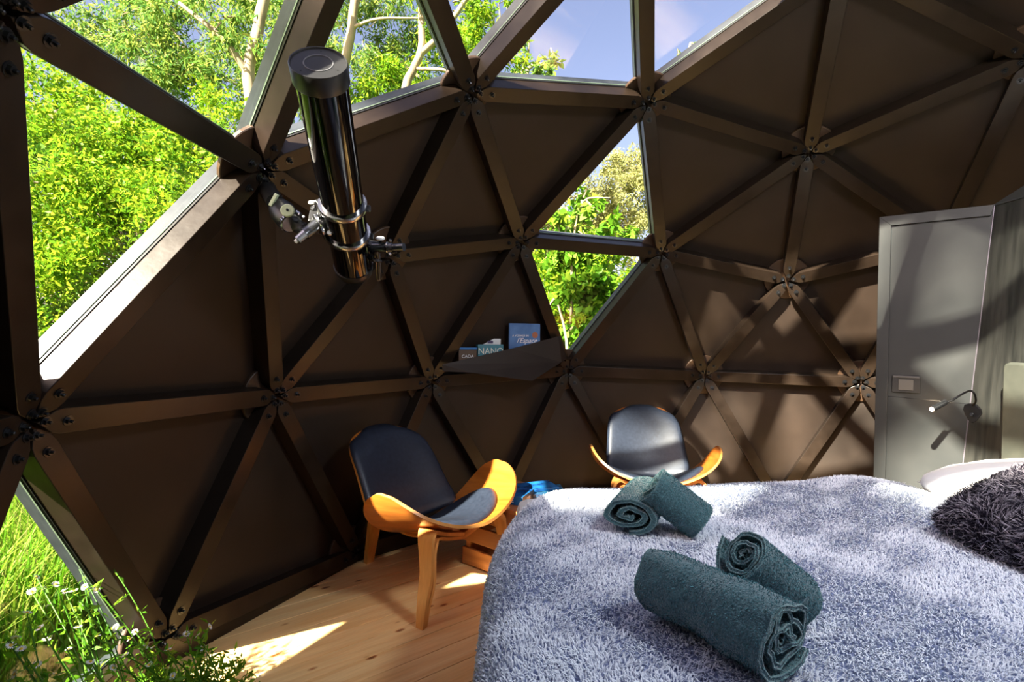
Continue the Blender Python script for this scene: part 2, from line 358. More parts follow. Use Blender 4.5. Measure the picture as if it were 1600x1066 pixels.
for f in faces:
    tri=[DN[i] for i in f]; n=(tri[1]-tri[0]).cross(tri[2]-tri[0]).normalized()
    if n.dot(rad(tri[0]))<0: n=-n; tri=[tri[0],tri[2],tri[1]]
    off=.090; tr=[v*1 for v in tri]; big=[CEN+(v-CEN)*(1+off/S) for v in tri]
    if frozenset(f) in GL:
        wn+=1; wd=tag(bpy.data.objects.new('window_%d'%wn,None),'triangular dome window',kind='structure'); COL.objects.link(wd)
        MB().prism(big,n*.006).obj('pane',M['glass'],wd)
        ring(big,n,0,.031,.036,.006,.040,M['cap'],'outer_ledge',wd)
        ring(big,n,0,.036,.041,-.012,0,M['rubber'],'seal',wd)
        ring(big,n,0,.041,.0435,-.004,0,M['edge'],'glazing_edge',wd)
    else:
        MB().prism(big,n*.018).obj('panel',M['paint'],dome)

for ed in edges:                                # sill boards closing the dome onto the floor
    p,q=[DN[i] for i in sorted(ed)]
    if max(p.z,q.z)<.3:
        np_,nq=Vector((p.x,p.y,0)).normalized(),Vector((q.x,q.y,0)).normalized()
        MB().prism([Vector((p.x,p.y,-.13))+np_*.004,Vector((q.x,q.y,-.13))+nq*.004,q+nq*.004,p+np_*.004],(np_+nq)*.045).obj('sill_board',M['strutpaint'],dome)
# added fill light: glowing globe out of view, brightens bed and floor
tp=DN[key['e']]; fill_lamp=tag(bpy.data.objects.new('added_fill_lamp',None),'added fill light, an unseen glowing globe hung from a dome hub above the near side of the bed','lamp'); COL.objects.link(fill_lamp); fill_lamp.location=tp
MB().lathe([(.045,-.02),(.045,.0)],(0,0,0),(0,0,1),24).obj('ceiling_rose',M['strutpaint'],fill_lamp)
MB().tube([(0,0,-.02),(0,0,-.16)],.004,8).obj('cord',M['rubber'],fill_lamp)
MB().lathe([(.16*math.sin(math.pi*k/20),-.31-.16*math.cos(math.pi*k/20)) for k in range(21)],(0,0,0),(0,0,1),36).obj('globe',mat('fill_globe',(.9,.9,.9),.4,emit=(.94,.97,1.0),es=36.0),fill_lamp,smooth=True)

# ================================================================ FLOOR
def clip(poly,pt,nr):
    out=[]
    for i in range(len(poly)):
        a_,b_=poly[i],poly[(i+1)%len(poly)]; da=(a_-pt).dot(nr); db=(b_-pt).dot(nr)
        if da>=0: out.append(a_)
        if da*db<0: out.append(a_+(b_-a_)*(da/(da-db)))
    return out
RF=S*.986+.03
basepts=sorted([DN[i] for i in used if nodes[i][2]<-.1],key=lambda v:math.atan2(v.y,v.x))
circ=[Vector((v.x,v.y)).normalized()*RF for v in basepts]
floor=MB().prism([Vector((v.x,v.y,-.14)) for v in circ],(0,0,.118)).obj('floor',M['crate']); tag(floor,'floor of pine boards',kind='structure')
ba=math.radians(90-49.4)+THETA; bd=Vector((math.cos(ba),math.sin(ba))); bn=Vector((-bd.y,bd.x))
wB=.118; k0=int(-RF/wB)-1
for k in range(k0,-k0+1):
    a_,b_=k*wB+.0018,(k+1)*wB-.0018
    poly=clip(clip(circ,bn*a_,bn),bn*b_,-bn)
    if len(poly)<3: continue
    cut=random.uniform(-2.2,2.2); 
    for lo,hi in ((None,cut),(cut,None)):
        pp=poly
        if lo is not None: pp=clip(pp,bd*(lo+.001),bd)
        if hi is not None: pp=clip(pp,bd*(hi-.001),-bd)
        if len(pp)<3: continue
        c=sum(pp,Vector((0,0)))/len(pp); loc=[Vector(((v-c).dot(bd),(v-c).dot(bn),-.022)) for v in pp]
        o=MB().prism(loc,(0,0,.022)).obj('board',M['pine'],floor,bevel=.0012); o.location=(c.x,c.y,0); o.rotation_euler=(0,0,ba)

# ================================================================ PARTITION (right)
W1=(1.693,2.80); WD=(.77,-.637)                # left end of the partition, direction towards the corner
TOP=1.80; WL=.450
def w1(t,z,o=0): return (W1[0]+WD[0]*t-.637*o, W1[1]+WD[1]*t-.77*o, z)   # o = towards the room
wr=root('wall_right','dark grey painted partition beside the bed',None,kind='structure')
wr.location=L(0,0,0)
def v1(t,z,o=0): return Vector(w1(t,z,o))
tb=WL-.075                                     # the corner line leans inward at the bottom
MB().prism([v1(0,0),v1(tb-.06,0),v1(WL,TOP),v1(0,TOP)],(v1(0,0,-.045)-v1(0,0))).obj('panel',M['greypaint'],wr,bevel=.002)
def strip(mb,p,o0,o1): mb.prism([v1(t,z,o0) for t,z in p],(v1(0,0,o1)-v1(0,0,o0)))
mb=MB(); strip(mb,[(0,0),(.052,0),(.052,TOP-.048),(0,TOP-.0)],0,.012); mb.obj('side_trim',M['greypaint'],wr,bevel=.0015)
mb=MB(); strip(mb,[(0,TOP+.0),(.052,TOP-.048),(WL-.012,TOP-.048),(WL,TOP)],0,.012); mb.obj('top_trim',M['greypaint'],wr,bevel=.0015)
mb=MB(); zz=sz(1460,626,2.65); strip(mb,[(.052,zz+.006),(.415,zz-.006),(.415,zz-.008),(.052,zz+.004)],0,.0012); mb.obj('joint_line',M['knurl'],wr)
mb=MB(); mb.tube([v1(tb-.06,0,.002),v1(WL,TOP,.002)],.0024,8); mb.obj('corner_strip',M['silver_edge'],wr)
# wall behind the bed head
D2=Vector((.03,-1.0,0)).normalized(); c_top=v1(WL,TOP); c_bot=v1(tb-.06,0)
wh=root('wall_bedhead','grey grained plywood wall behind the headboard',None,kind='structure'); wh.location=L(0,0,0)
LN=2.3; slope=.30
MB().prism([c_bot,c_bot+D2*LN,c_top+D2*LN,c_top],(.05,0.0,0)).obj('panel',M['greygrain'],wh)
up_=Vector((0,0,slope*LN))
MB().prism([c_top+Vector((-.004,0,-.004)),c_top+D2*LN+Vector((-.004,0,-.004)),c_top+D2*LN+up_,c_top+Vector((0,0,.004))],(.05,0,0)).obj('top_trim',M['greypaint'],wh)
MB().prism([Vector((2.0,2.62,0)),Vector((2.6,2.55,0)),Vector((2.6,2.55,1.72)),Vector((2.07,2.62,1.78))],(0,-.03,0)).obj('back_panel',M['greypaint'],wh)
# light switch
t=.129; sw=root('light_switch','dark grey light switch plate with a pale square rocker on the partition','light switch')
sw.location=L(*w1(t,sz(1416,601,2.72),.001)); sw.rotation_euler=(0,0,THETA+math.atan2(-.637,.77))
MB().box((0,-.004,0),(.118,.008,.084)).obj('plate',M['switch'],sw,bevel=.003)
MB().box((0,-.007,.036),(.112,.010,.010)).obj('top_lip',mat('light_lip',(.09,.09,.09),.35),sw,bevel=.002)
MB().box((0,-.0095,-.003),(.062,.004,.052)).obj('rocker',M['rocker'],sw,bevel=.0015)
# reading lamp
def pz(px,py,Z): return Vector((sx(px,Z),Z,sz(px,py,Z)))
lb=pz(1523,645,2.43); lamp=root('reading_lamp','black gooseneck reading lamp with a lit tip, at the partition corner','lamp',tuple(lb))
def R_(p): return Vector(p)-lb
nrm=(Vector((-.75,-.66,0))).normalized()
sd_=Vector((nrm.y,-nrm.x,0))*-1; 
shape=[(-.030,.030),(-.012,.040),(.012,.038),(.030,.018),(.034,-.002),(.016,-.036),(.002,-.048),(-.010,-.044),(-.028,-.010),(-.034,.010)]
MB().prism([sd_*x+Vector((0,0,z))-nrm*.0 for x,z in shape],nrm*.014).obj('mounting_plate',M['black_metal'],lamp,bevel=.003)
MB().lathe([(.009,0),(.009,.012),(.006,.016)],nrm*.014+Vector((0,0,-.008)),nrm,16).obj('switch_knob',M['knurl'],lamp,smooth=False)
neck=[lb+nrm*.012+Vector((0,0,.03)),pz(1527,627,2.40),pz(1523,614,2.38),pz(1515,612,2.40),pz(1503,618,2.42),pz(1490,626,2.43),pz(1478,630,2.44)]
def smoothpath(pts,n=6):
    out=[]; P_=[pts[0]]+list(pts)+[pts[-1]]
    for i in range(1,len(P_)-2):
        for k in range(n):
            u=k/n; p0,p1,p2,p3=[Vector(x) for x in P_[i-1:i+3]]
            out.append(.5*((2*p1)+(-p0+p2)*u+(2*p0-5*p1+4*p2-p3)*u*u+(-p0+3*p1-3*p2+p3)*u**3))
    out.append(Vector(P_[-2])); return out
MB().tube([R_(p) for p in smoothpath(neck)],.0042,10).obj('gooseneck',M['black_metal'],lamp,smooth=True)
h0,h1=R_(pz(1478,630,2.44)),R_(pz(1459,640,2.42)); hd=(h1-h0).normalized()
MB().lathe([(.006,-.012),(.011,-.008),(.0125,0),(.0125,(h1-h0).length),(.0105,(h1-h0).length+.002)],h0,hd,20).obj('lamp_head',M['knurl'],lamp,smooth=True,auto=.6)
MB().lathe([(.0085,0),(.0085,.003),(.004,.006)],h1+hd*.002,hd,16).obj('bulb',M['bulb'],lamp,smooth=True)
pl=bpy.data.lights.new('reading_bulb','POINT'); pl.energy=.6; pl.color=(1,.75,.45); pl.shadow_soft_size=.01
po=bpy.data.objects.new('reading_bulb',pl); COL.objects.link(po); po.parent=lamp; po.location=h1+hd*.02

# ================================================================ BED
BY=math.radians(-4.5)                           # bed yaw (rear edge runs slightly away to the right)
bb=Vector((-.10,.62,0)); BWd,BLn=1.58,2.00
bed=root('bed','double bed frame with mattress pushed to the partition, under the fleece blanket','bed',tuple(bb),-BY*0+math.radians(3.0))
MB().box((BLn/2+.06,BWd/2,.13),(BLn-.16,BWd-.14,.22)).obj('base',M['crate'],bed,bevel=.01)
for x in (.2,BLn-.15):
    for y in (.14,BWd-.14): MB().box((x,y,.02),(.07,.07,.04)).obj('leg',M['crate'],bed)
MB().box((BLn/2+.02,BWd/2,.395),(BLn-.12,BWd-.10,.31)).obj('mattress',M['mattress'],bed,bevel=.04)
TOPZ=.585
def bedh(x,y):
    n=noise.noise(Vector((x*2.1,y*2.3,1.7)))*.016+noise.noise(Vector((x*5.5,y*6,4.2)))*.006
    b=.05*math.exp(-((x-1.42)/.20)**2)*max(0,min(1,(y-.55)/.6)) + .012*math.exp(-((x-1.05)/.25)**2-((y-1.45)/.25)**2)
    return n+b
blk=root('fleece_blanket','pale blue grey long pile fleece blanket spread over the bed','blanket',tuple(bb),math.radians(3.0))
def sdf(x,y,r=.26):
    x=x-.15*max(0,min(1.3,(y-.80)/.75))**2*max(0,min(1,(.9-x)/.8)); hx,hy=BLn/2,BWd/2; qx,qy=abs(x-hx)-(hx-r),abs(y-hy)-(hy-r)
    if x>hx: qx=abs(x-hx)-hx+.0001+r  # head end keeps square
    d=math.hypot(max(qx,0),max(qy,0))+min(max(qx,qy),0)-r
    return d
def grad(x,y):
    h=1e-3; gx=(sdf(x+h,y)-sdf(x-h,y))/2/h; gy=(sdf(x,y+h)-sdf(x,y-h))/2/h; l=math.hypot(gx,gy) or 1; return gx/l,gy/l
def drape(x,y,RR=.09,mx=.50):
    d=sdf(x,y)
    if d<=-RR or x>1.75: return Vector((x,y,TOPZ+bedh(x,y)))
    gx,gy=grad(x,y); s_=min(d+RR,mx); bx,by=x-gx*(d+RR),y-gy*(d+RR); th=s_/RR
    if th<math.pi/2: ox=RR*math.sin(th); dz=-RR*(1-math.cos(th))
    else:
        dd=s_-RR*math.pi/2; ox=RR+.012*math.sin(23*(bx*abs(gy)+by*abs(gx)))*min(1,dd*6)+.02*dd; dz=-RR-dd
    return Vector((bx+gx*ox,by+gy*ox,TOPZ+bedh(bx,by)*max(0,1-th/2)+dz))
nx,ny=116,92; x0,x1,y0,y1=-.46,1.62,-.40,BWd+.42
mb=MB(); vs=[]; fs=[]; keep={}
for i in range(nx):
    for j in range(ny):
        x=x0+(x1-x0)*i/(nx-1); y=y0+(y1-y0)*j/(ny-1); vs.append(drape(x,y)); keep[i,j]=sdf(x,y)<.41
for i in range(nx-1):
    for j in range(ny-1):
        if keep[i,j] and keep[i+1,j] and keep[i,j+1] and keep[i+1,j+1]: fs.append((i*ny+j,(i+1)*ny+j,(i+1)*ny+j+1,i*ny+j+1))
usedv=sorted(set(q for f in fs for q in f)); rm={q:i for i,q in enumerate(usedv)}
mb.add([vs[q] for q in usedv],[tuple(rm[q] for q in f) for f in fs])
cloth=mb.obj('backing',M['furbase'],blk,smooth=True,recalc=False); md=cloth.modifiers.new('thickness','SOLIDIFY'); md.thickness=.008; md.offset=-1
def tufts(me, count, length, width, lean, mtl, name, parent, seed, flow=None, dens=None, clump=0, jit=.5, tj=.35):
    """short curved blades of pile standing on a mesh"""
    rg=np.random.default_rng(seed); me.calc_loop_triangles(); nt_=len(me.loop_triangles)
    ti=np.empty(nt_*3,dtype=np.int32); me.loop_triangles.foreach_get('vertices',ti); ti=ti.reshape(-1,3)
    co=np.empty(len(me.vertices)*3); me.vertices.foreach_get('co',co); co=co.reshape(-1,3)
    no=np.empty(len(me.vertices)*3); me.vertices.foreach_get('normal',no); no=no.reshape(-1,3)
    a_,b_,c_=co[ti[:,0]],co[ti[:,1]],co[ti[:,2]]; ar=np.linalg.norm(np.cross(b_-a_,c_-a_),axis=1); 
    if dens is not None: ar=ar*dens((a_+b_+c_)/3)
    pick=rg.choice(nt_,count,p=ar/ar.sum()); u=rg.random(count); v=rg.random(count); sw_=u+v>1; u[sw_]=1-u[sw_]; v[sw_]=1-v[sw_]
    p=a_[pick]+(b_-a_)[pick]*u[:,None]+(c_-a_)[pick]*v[:,None]; n=(no[ti[:,0]]+no[ti[:,1]]+no[ti[:,2]])[pick]; n/=np.linalg.norm(n,axis=1)[:,None]+1e-9
    fl=flow(p) if flow is not None else rg.normal(size=(count,3))
    fl=fl+rg.normal(size=(count,3))*jit; fl-=n*np.sum(fl*n,axis=1)[:,None]; fl/=np.linalg.norm(fl,axis=1)[:,None]+1e-9
    ln=length*(.55+.9*rg.random(count))[:,None]; ln_=lean*(.6+.8*rg.random(count))[:,None]
    side=np.cross(n,fl); wv=side*width/2
    m1=p+n*ln*.55+fl*ln*ln_*.25; tp=p+n*ln*np.sqrt(np.maximum(.05,1-.75*ln_**2))*.9+fl*ln*ln_
    V_=np.empty((count,5,3)); V_[:,0]=p-wv; V_[:,1]=p+wv; V_[:,2]=m1-wv*.9; V_[:,3]=m1+wv*.9; V_[:,4]=tp
    me2=bpy.data.meshes.new(name); me2.vertices.add(count*5); me2.vertices.foreach_set('co',V_.reshape(-1))
    base=np.arange(count)[:,None]*5
    q=np.concatenate([base+np.array([[0,1,3,2]]),base+np.array([[2,3,4]])],axis=1).reshape(-1).astype(np.int32)
    me2.loops.add(len(q)); me2.loops.foreach_set('vertex_index',q); me2.polygons.add(count*2)
    st=(np.arange(count)[:,None]*7+np.array([[0,4]])).reshape(-1).astype(np.int32); me2.polygons.foreach_set('loop_start',st)
    me2.update(calc_edges=True)
    at=me2.attributes.new('tip','FLOAT','POINT'); jitv=(rg.random(count)-.5)*tj
    tv=np.stack([np.zeros(count)+0,np.zeros(count)+0,.45+jitv,.45+jitv,1+jitv],axis=1); tv*=1; at.data.foreach_set('value',tv.reshape(-1).astype(np.float32))
    me2.materials.append(mtl); o=link(name,me2,parent); o['kind']='stuff'; return o
def vnoise(p,sc_,off):
    return np.array([noise.noise(Vector((x*sc_+off,y*sc_,z*sc_))) for x,y,z in p])
def blflow(p):
    # slow swirl of lean direction
    a1=np.sin(p[:,0]*5.1+1.3*np.sin(p[:,1]*4.3))+np.sin(p[:,1]*6.7+p[:,0]*2.1)+.6*np.sin(p[:,0]*17+p[:,1]*13)+.5*np.sin(p[:,1]*31-p[:,0]*23)
    return np.stack([np.cos(a1*1.3),np.sin(a1*1.3),np.zeros(len(p))],axis=1)
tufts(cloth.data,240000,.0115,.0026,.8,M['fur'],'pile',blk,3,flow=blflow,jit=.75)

# headboard
hb=root('headboard','upholstered grey green headboard with rounded top corner against the plywood wall','headboard',(1.905,2.285,0))
prof=[(0,0),(0,1.06),(-.01,1.085),(-.035,1.09)]
hy=[Vector((0,0,0)),Vector((0,-1.75,0))]
hz_=sz(1567,566,2.29); MB().prism([Vector((0,0,.36)),Vector((0,0,hz_-.02)),Vector((0,-.012,hz_-.004)),Vector((0,-.03,hz_)),Vector((0,-1.62,hz_)),Vector((0,-1.65,hz_-.03)),Vector((0,-1.65,.36))],(.045,0,0)).obj('board',M['headboard'],hb,bevel=.012)

# pillows and cushion
def cushion_mesh(wd,dp,th,n=26,edge=.35,pw=2.4):
    mb=MB(); vs=[]; fs=[]
    for side in (1,-1):
        for i in range(n+1):
            for j in range(n+1):
                u=i/n*2-1; v=j/n*2-1; f=max(0,(1-abs(u)**pw))**edge*max(0,(1-abs(v)**pw))**edge
                k=1-.06*(u*u*v*v)*1.0
                pin=1-.05*(1-abs(u*u))*abs(v)**4; pin2=1-.05*(1-abs(v*v))*abs(u)**4
                vs.append((u*wd/2*pin2*k,v*dp/2*pin*k,side*th/2*f+.006*noise.noise(Vector((u*3,v*3,side)))*f))
    o=(n+1)**2
    for i in range(n):
        for j in range(n):
            a_=i*(n+1)+j; b_=a_+n+1; fs.append((a_,b_,b_+1,a_+1)); fs.append((o+a_,o+a_+1,o+b_+1,o+b_))
    mb.add(vs,fs); return mb
def cushion(name,label,cat,base,size,rot,mtl,group=None):
    r=root(name,label,cat,base,0,group); r.rotation_euler=(rot[0],rot[1],THETA+rot[2])
    o=cushion_mesh(*size).obj('cover',mtl,r,smooth=True); 
    import bmesh
    b=bmesh.new(); b.from_mesh(o.data); bmesh.ops.remove_doubles(b,verts=b.verts,dist=.0006); bmesh.ops.recalc_face_normals(b,faces=b.faces); b.to_mesh(o.data); b.free(); return r,o
cushion('pillow','white pillow in sunlight at the bed head, farthest from the camera','pillow',(1.70,1.80,.655),(.50,.72,.20),(0,-.10,.05),M['linen'],'white pillows at the bed head')
cushion('pillow','white pillow at the bed head on the camera side','pillow',(1.72,1.05,.655),(.50,.72,.20),(0,-.10,.05),M['linen'],'white pillows at the bed head')
r,o=cushion('cushion','dark purple grey shaggy fur cushion lying on the blanket against the pillow','cushion',(1.405,1.45,.705),(.44,.44,.15),(.05,-.28,math.radians(15)),M['shagbase'])
def shflow(p):
    a1=np.sin(p[:,0]*23+2*np.sin(p[:,1]*17))+np.sin(p[:,1]*29+p[:,0]*11)+.7*np.sin(p[:,0]*61)
    return np.stack([np.cos(a1*1.2+.5),np.sin(a1*1.2+.5),np.zeros(len(p))],axis=1)
tufts(o.data,42000,.032,.0026,.9,M['shag'],'shaggy_pile',r,5,flow=shflow,jit=.45,tj=1.0)

# towels
def roll(label,c0,c1,r0,r1,turns,th,squash=1.0,phase=0.0,wob=.0,tail=0.0,waist=0,seed=0,squash_rot=0):
    """a towel rolled round the axis c0 -> c1 (stage coordinates), built as one spiral sheet"""
    c0,c1=Vector(c0),Vector(c1); base=(c0+c1)/2; ax=(c1-c0); ln=ax.length; ax.normalize(); 
    u=Vector((0,0,1)); u=(u-ax*u.dot(ax)).normalized(); w_=ax.cross(u)
    tow=root('rolled_towel',label,'towel',tuple(base)); tow['group']='teal towels on the bed'
    n=int(turns*34); m_=26; rg=random.Random(seed); 
    sheets=[]
    def P_(k,j,off):
        s=k/n; t=phase+2*math.pi*turns*s; fr=j/m_; rr=(r0+(r1-r0)*fr)
        rad_=rr*(.16+.84*s)-off
        if s>.9 and tail: rad_+=tail*(s-.9)/.1
        q=noise.noise(Vector((math.cos(t)*1.3+seed,math.sin(t)*1.3,s*3)))*wob*(1.6-s)
        endw=abs(fr*2-1)**3
        rad_+=q*rr*(.35+.65*endw)
        crease=0
        if s>1-1.1/turns: 
            crease=waist*rr*(math.exp(-((fr-.42)/.06)**2)*(.5+.5*math.cos(t-2))+.7*math.exp(-((fr-.52)/.035)**2)*(.5+.5*math.cos(t-1.5))-.5*math.exp(-((fr-.7)/.1)**2))+ .012*rr*noise.noise(Vector((math.cos(t)*4,math.sin(t)*4,fr*14+seed)))*3
        rad_-=crease
        x=rad_*math.cos(t)*squash; y=rad_*math.sin(t)
        if squash_rot: cx,sxx=math.cos(squash_rot),math.sin(squash_rot); x,y=x*cx-y*sxx,x*sxx+y*cx
        shift=(.010*noise.noise(Vector((s*5+seed,j*.0+3,t*.5))))*(1 if j in(0,m_) else .6)
        return (c0-base)+ax*(ln*fr+shift*(1-2*fr)*-1)+u*x+w_*y
    mb=MB(); vs=[]; 
    for k in range(n+1):
        for j in range(m_+1): vs.append(P_(k,j,0)); 
    for k in range(n+1):
        for j in range(m_+1): vs.append(P_(k,j,th))
    o=(n+1)*(m_+1); fs=[]; W_=m_+1
    for k in range(n):
        for j in range(m_):
            a_=k*W_+j; fs.append((a_,a_+1,a_+W_+1,a_+W_)); fs.append((o+a_,o+a_+W_,o+a_+W_+1,o+a_+1))
    mb.add(vs,fs,0)
    fs2=[]
    for k in range(n):
        a_=k*W_; fs2.append((a_,a_+W_,o+a_+W_,o+a_)); b_=k*W_+m_; fs2.append((b_,o+b_,o+b_+W_,b_+W_))
    for j in range(m_): a_=n*W_+j; fs2.append((a_,a_+1,o+a_+1,o+a_))
    mb.f+=fs2; mb.m+=[0]*len(fs2)
    sh=mb.obj('terry_sheet',M['towel'],tow,smooth=True,recalc=True,auto=.9)
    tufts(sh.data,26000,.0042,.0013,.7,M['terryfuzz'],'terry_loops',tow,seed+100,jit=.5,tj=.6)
    # stitched hems along both ends
    for j in (0,m_):
        for off in (0,th): MB().tube([P_(k,j,off) for k in range(0,n+1,2)],.0016,5).obj('hem',M['hem'],tow,smooth=True)
    return tow
t1=roll('teal towel roll nearest the camera, with its ruffled spiral end facing right',pz(1034,900,1.17),pz(1238,998,.920),.073,.077,3.3,.0085,.95,phase=2.2,wob=.30,waist=.10,seed=3)
t2=roll('teal towel roll with open spiral end facing left, leaning behind the nearest roll',pz(1168,870,1.11),pz(1256,938,1.15),.065,.063,3.2,.007,.97,phase=3.6,wob=.16,tail=.02,seed=8)
t3=roll('folded teal towel with flat oval end, farthest to the left on the blanket',pz(985,808,1.62),pz(1012,765,1.90),.096,.085,2.3,.016,.58,phase=1.2,wob=.12,seed=15)
t4=roll('teal towel propped on the folded towel, its upper end raised',pz(1024,757,1.64),pz(1101,815,1.62),.070,.068,2.5,.012,.88,phase=.4,wob=.08,seed=22,squash_rot=.5)

# ================================================================ CHAIRS
def chair(label,base,yaw,group,first=None):
    c=root('shell_chair',label,'chair',base,yaw,group)
    if first is not None:
        for ch in first.children:
            k=ch.copy(); COL.objects.link(k); k.parent=c
            for gk in ch.children: g2=gk.copy(); COL.objects.link(g2); g2.parent=k
        return c
    # seat shell: u across, v front to back
    def seat(u,v,off=0):
        x=.375*math.sin(u*1.42)/math.sin(1.42); y_c=.195-.03*abs(u)**2-.02
        h=.225*math.sqrt(max(0,1-abs(u)**2.6))*(1-.12*abs(u)); h=max(h,.012)
        y=y_c+v*h
        z=.305+.235*abs(u)**1.6+.26*(y-.17)*(1-.25*abs(u)) + off
        return Vector((x,y,z))
    def surf(fn,nu,nv,th,ur=(-1,1),vr=(-1,1)):
        vs=[];fs=[]; T=[[fn(ur[0]+(ur[1]-ur[0])*i/nu, vr[0]+(vr[1]-vr[0])*j/nv) for j in range(nv+1)] for i in range(nu+1)]
        nn=[[None]*(nv+1) for _ in range(nu+1)]
        for i in range(nu+1):
            for j in range(nv+1):
                a_=T[min(i+1,nu)][j]-T[max(i-1,0)][j]; b_=T[i][min(j+1,nv)]-T[i][max(j-1,0)]
                q=a_.cross(b_); nn[i][j]=q.normalized() if q.length>1e-9 else Vector((0,0,1))
        o=(nu+1)*(nv+1); W_=nv+1
        vs=[T[i][j] for i in range(nu+1) for j in range(nv+1)]+[T[i][j]-nn[i][j]*th for i in range(nu+1) for j in range(nv+1)]
        for i in range(nu):
            for j in range(nv): a_=i*W_+j; fs.append(((a_,a_+W_,a_+W_+1,a_+1),0)); fs.append(((o+a_,o+a_+1,o+a_+W_+1,o+a_+W_),0))
        for i in range(nu):
            for a_ in (i*W_,i*W_+nv): fs.append(((a_,a_+W_,o+a_+W_,o+a_),1))
        for j in range(nv):
            for a_ in (j,nu*W_+j): fs.append(((a_,a_+1,o+a_+1,o+a_),1))
        mb=MB(); mb.v=[tuple(v) for v in vs]; mb.f=[f for f,_ in fs]; mb.m=[k for _,k in fs]; return mb
    surf(seat,44,16,.013).obj('seat_shell',[M['walnut'],M['ply']],c,smooth=True,auto=.7)
    # seat pad
    def pad(r,t):
        a_=2*math.pi*t; rr=r; ex=.60*rr*math.cos(a_); ey=(.82 if math.sin(a_)>0 else .93)*rr*math.sin(a_)
        p=seat(ex,ey); p.z+=.006+.032*math.sqrt(max(0,1-rr**3.0)); return p
    mb=MB(); vs=[];fs=[]; nr,na=14,48
    for i in range(nr+1):
        for k in range(na): vs.append(pad(i/nr,k/na))
    lowr=len(vs)
    for k in range(na): p=pad(1,k/na); p.z-=.008; vs.append(p)
    for i in range(nr+1):
        for k in range(na):
            a_=i*na+k; b_=i*na+(k+1)%na; fs.append((a_,b_,b_+na,a_+na))
    mb.add(vs,fs).obj('seat_pad',M['leather'],c,smooth=True)
    # back shell: rounded trapezoid, leaning
    def back(u,v,sc_=1.0,off=0):
        # v 0 bottom..1 top
        hw=(.268-.040*v)
        def half(v):
            tt=.28; bt=.16
            if v>1-tt: k=(v-(1-tt))/tt; return hw*(.62+.38*max(0,1-k**3.2)**.5)*(1-.05*k)
            if v<bt: k=(bt-v)/bt; return hw*(1-.10*k*k-.08*k**5)
            return hw
        x=u*half(v)*sc_
        lean=-.095-.20*v-.035*v*v
        top=.055*(1-.75*abs(u)**3) if v>.5 else 0
        vv=v
        y=lean+.055*abs(x/.25)**2 ; z=.325+.395*vv+ (top-.055)*max(0,(v-.5)*2)**2
        z-=.02*(1-v)**3*(1-abs(u)**2)*0
        if v<.25: y+=.055*((.25-v)/.25)**2
        z+= -.03*(1-abs(u)**2)*max(0,1-4*v)
        return Vector((x,y+off,z))
    surf(lambda u,v: back(u*.965,.01+.965*v),28,22,.012,(1,-1),(0,1)).obj('back_shell',[M['walnut'],M['ply']],c,smooth=True,auto=.7)
    def bpad(u,v):
        p=back(u,v); e_=(1-abs(u)**6)*(1-abs(2*v-1)**6); p.y+=.006+.036*max(0,e_)**.45; return p
    mbp=surf(bpad,28,22,.004,(1,-1),(0,1)); mbp.m=[0]*len(mbp.m); mbp.obj('back_pad',M['leather'],c,smooth=True)
    # connecting strip under seat to back
    MB().ribbon(smoothpath([(0,.10,.262),(0,-.03,.235),(0,-.10,.27),(0,-.135,.36),(0,-.175,.46)]),(1,0,0),.05,.012).obj('back_bracket',M['walnut'],c,smooth=True,auto=.7)
    # front legs: two laminated strips each
    for s_ in (-1,1):
        out=smoothpath([(0,.225,.285),(s_*.11,.235,.318),(s_*.18,.25,.347),(s_*.228,.275,.366),(s_*.258,.293,.335),(s_*.272,.312,.215),(s_*.290,.311,.11),(s_*.302,.310,.0)])
        n=len(out); MB().ribbon(out,(0,1,-.05),[.046+.002*math.sin(i) *0 - .029*max(0,(i/n-.45)/.55) for i in range(n)],[.016]*n).obj('leg',[M['ply']],c,smooth=True,auto=.6)
        inn=smoothpath([(0,.225,.269),(s_*.11,.234,.298),(s_*.17,.248,.320),(s_*.212,.272,.326),(s_*.238,.288,.285),(s_*.255,.308,.17),(s_*.276,.308,.08),(s_*.287,.308,.0)])
        MB().ribbon(inn,(0,1,-.05),[.044-.028*max(0,(i/len(inn)-.45)/.55) for i in range(len(inn))],[.014]*len(inn)).obj('leg_lamination',[M['ply']],c,smooth=True,auto=.6)
    rear=smoothpath([(0,.16,.262),(0,-.05,.235),(0,-.20,.262),(0,-.285,.268),(0,-.325,.245),(0,-.355,.12),(0,-.38,.0)])
    MB().ribbon(rear,(1,0,0),[.046-.026*max(0,(i/len(rear)-.4)/.6) for i in range(len(rear))],[.026]*len(rear)).obj('leg',[M['ply']],c,smooth=True,auto=.6)
    MB().box((0,.17,.279),(.16,.14,.022),Matrix.Rotation(.25,3,'X')).obj('seat_block',M['ply'],c)
    return c
# chair 1 faces stage direction (.835,-.55)
yaw1=math.atan2(-.55,.835)-math.pi/2
ch1=chair('plywood shell chair with black leather pads standing alone on the boards, left of the bed',(-.575,2.61,0),yaw1,'plywood shell chairs')
ch2=chair('plywood shell chair with black leather pads behind the bed, its legs hidden by the blanket',(.665,3.42,0),math.pi,'plywood shell chairs',first=ch1)

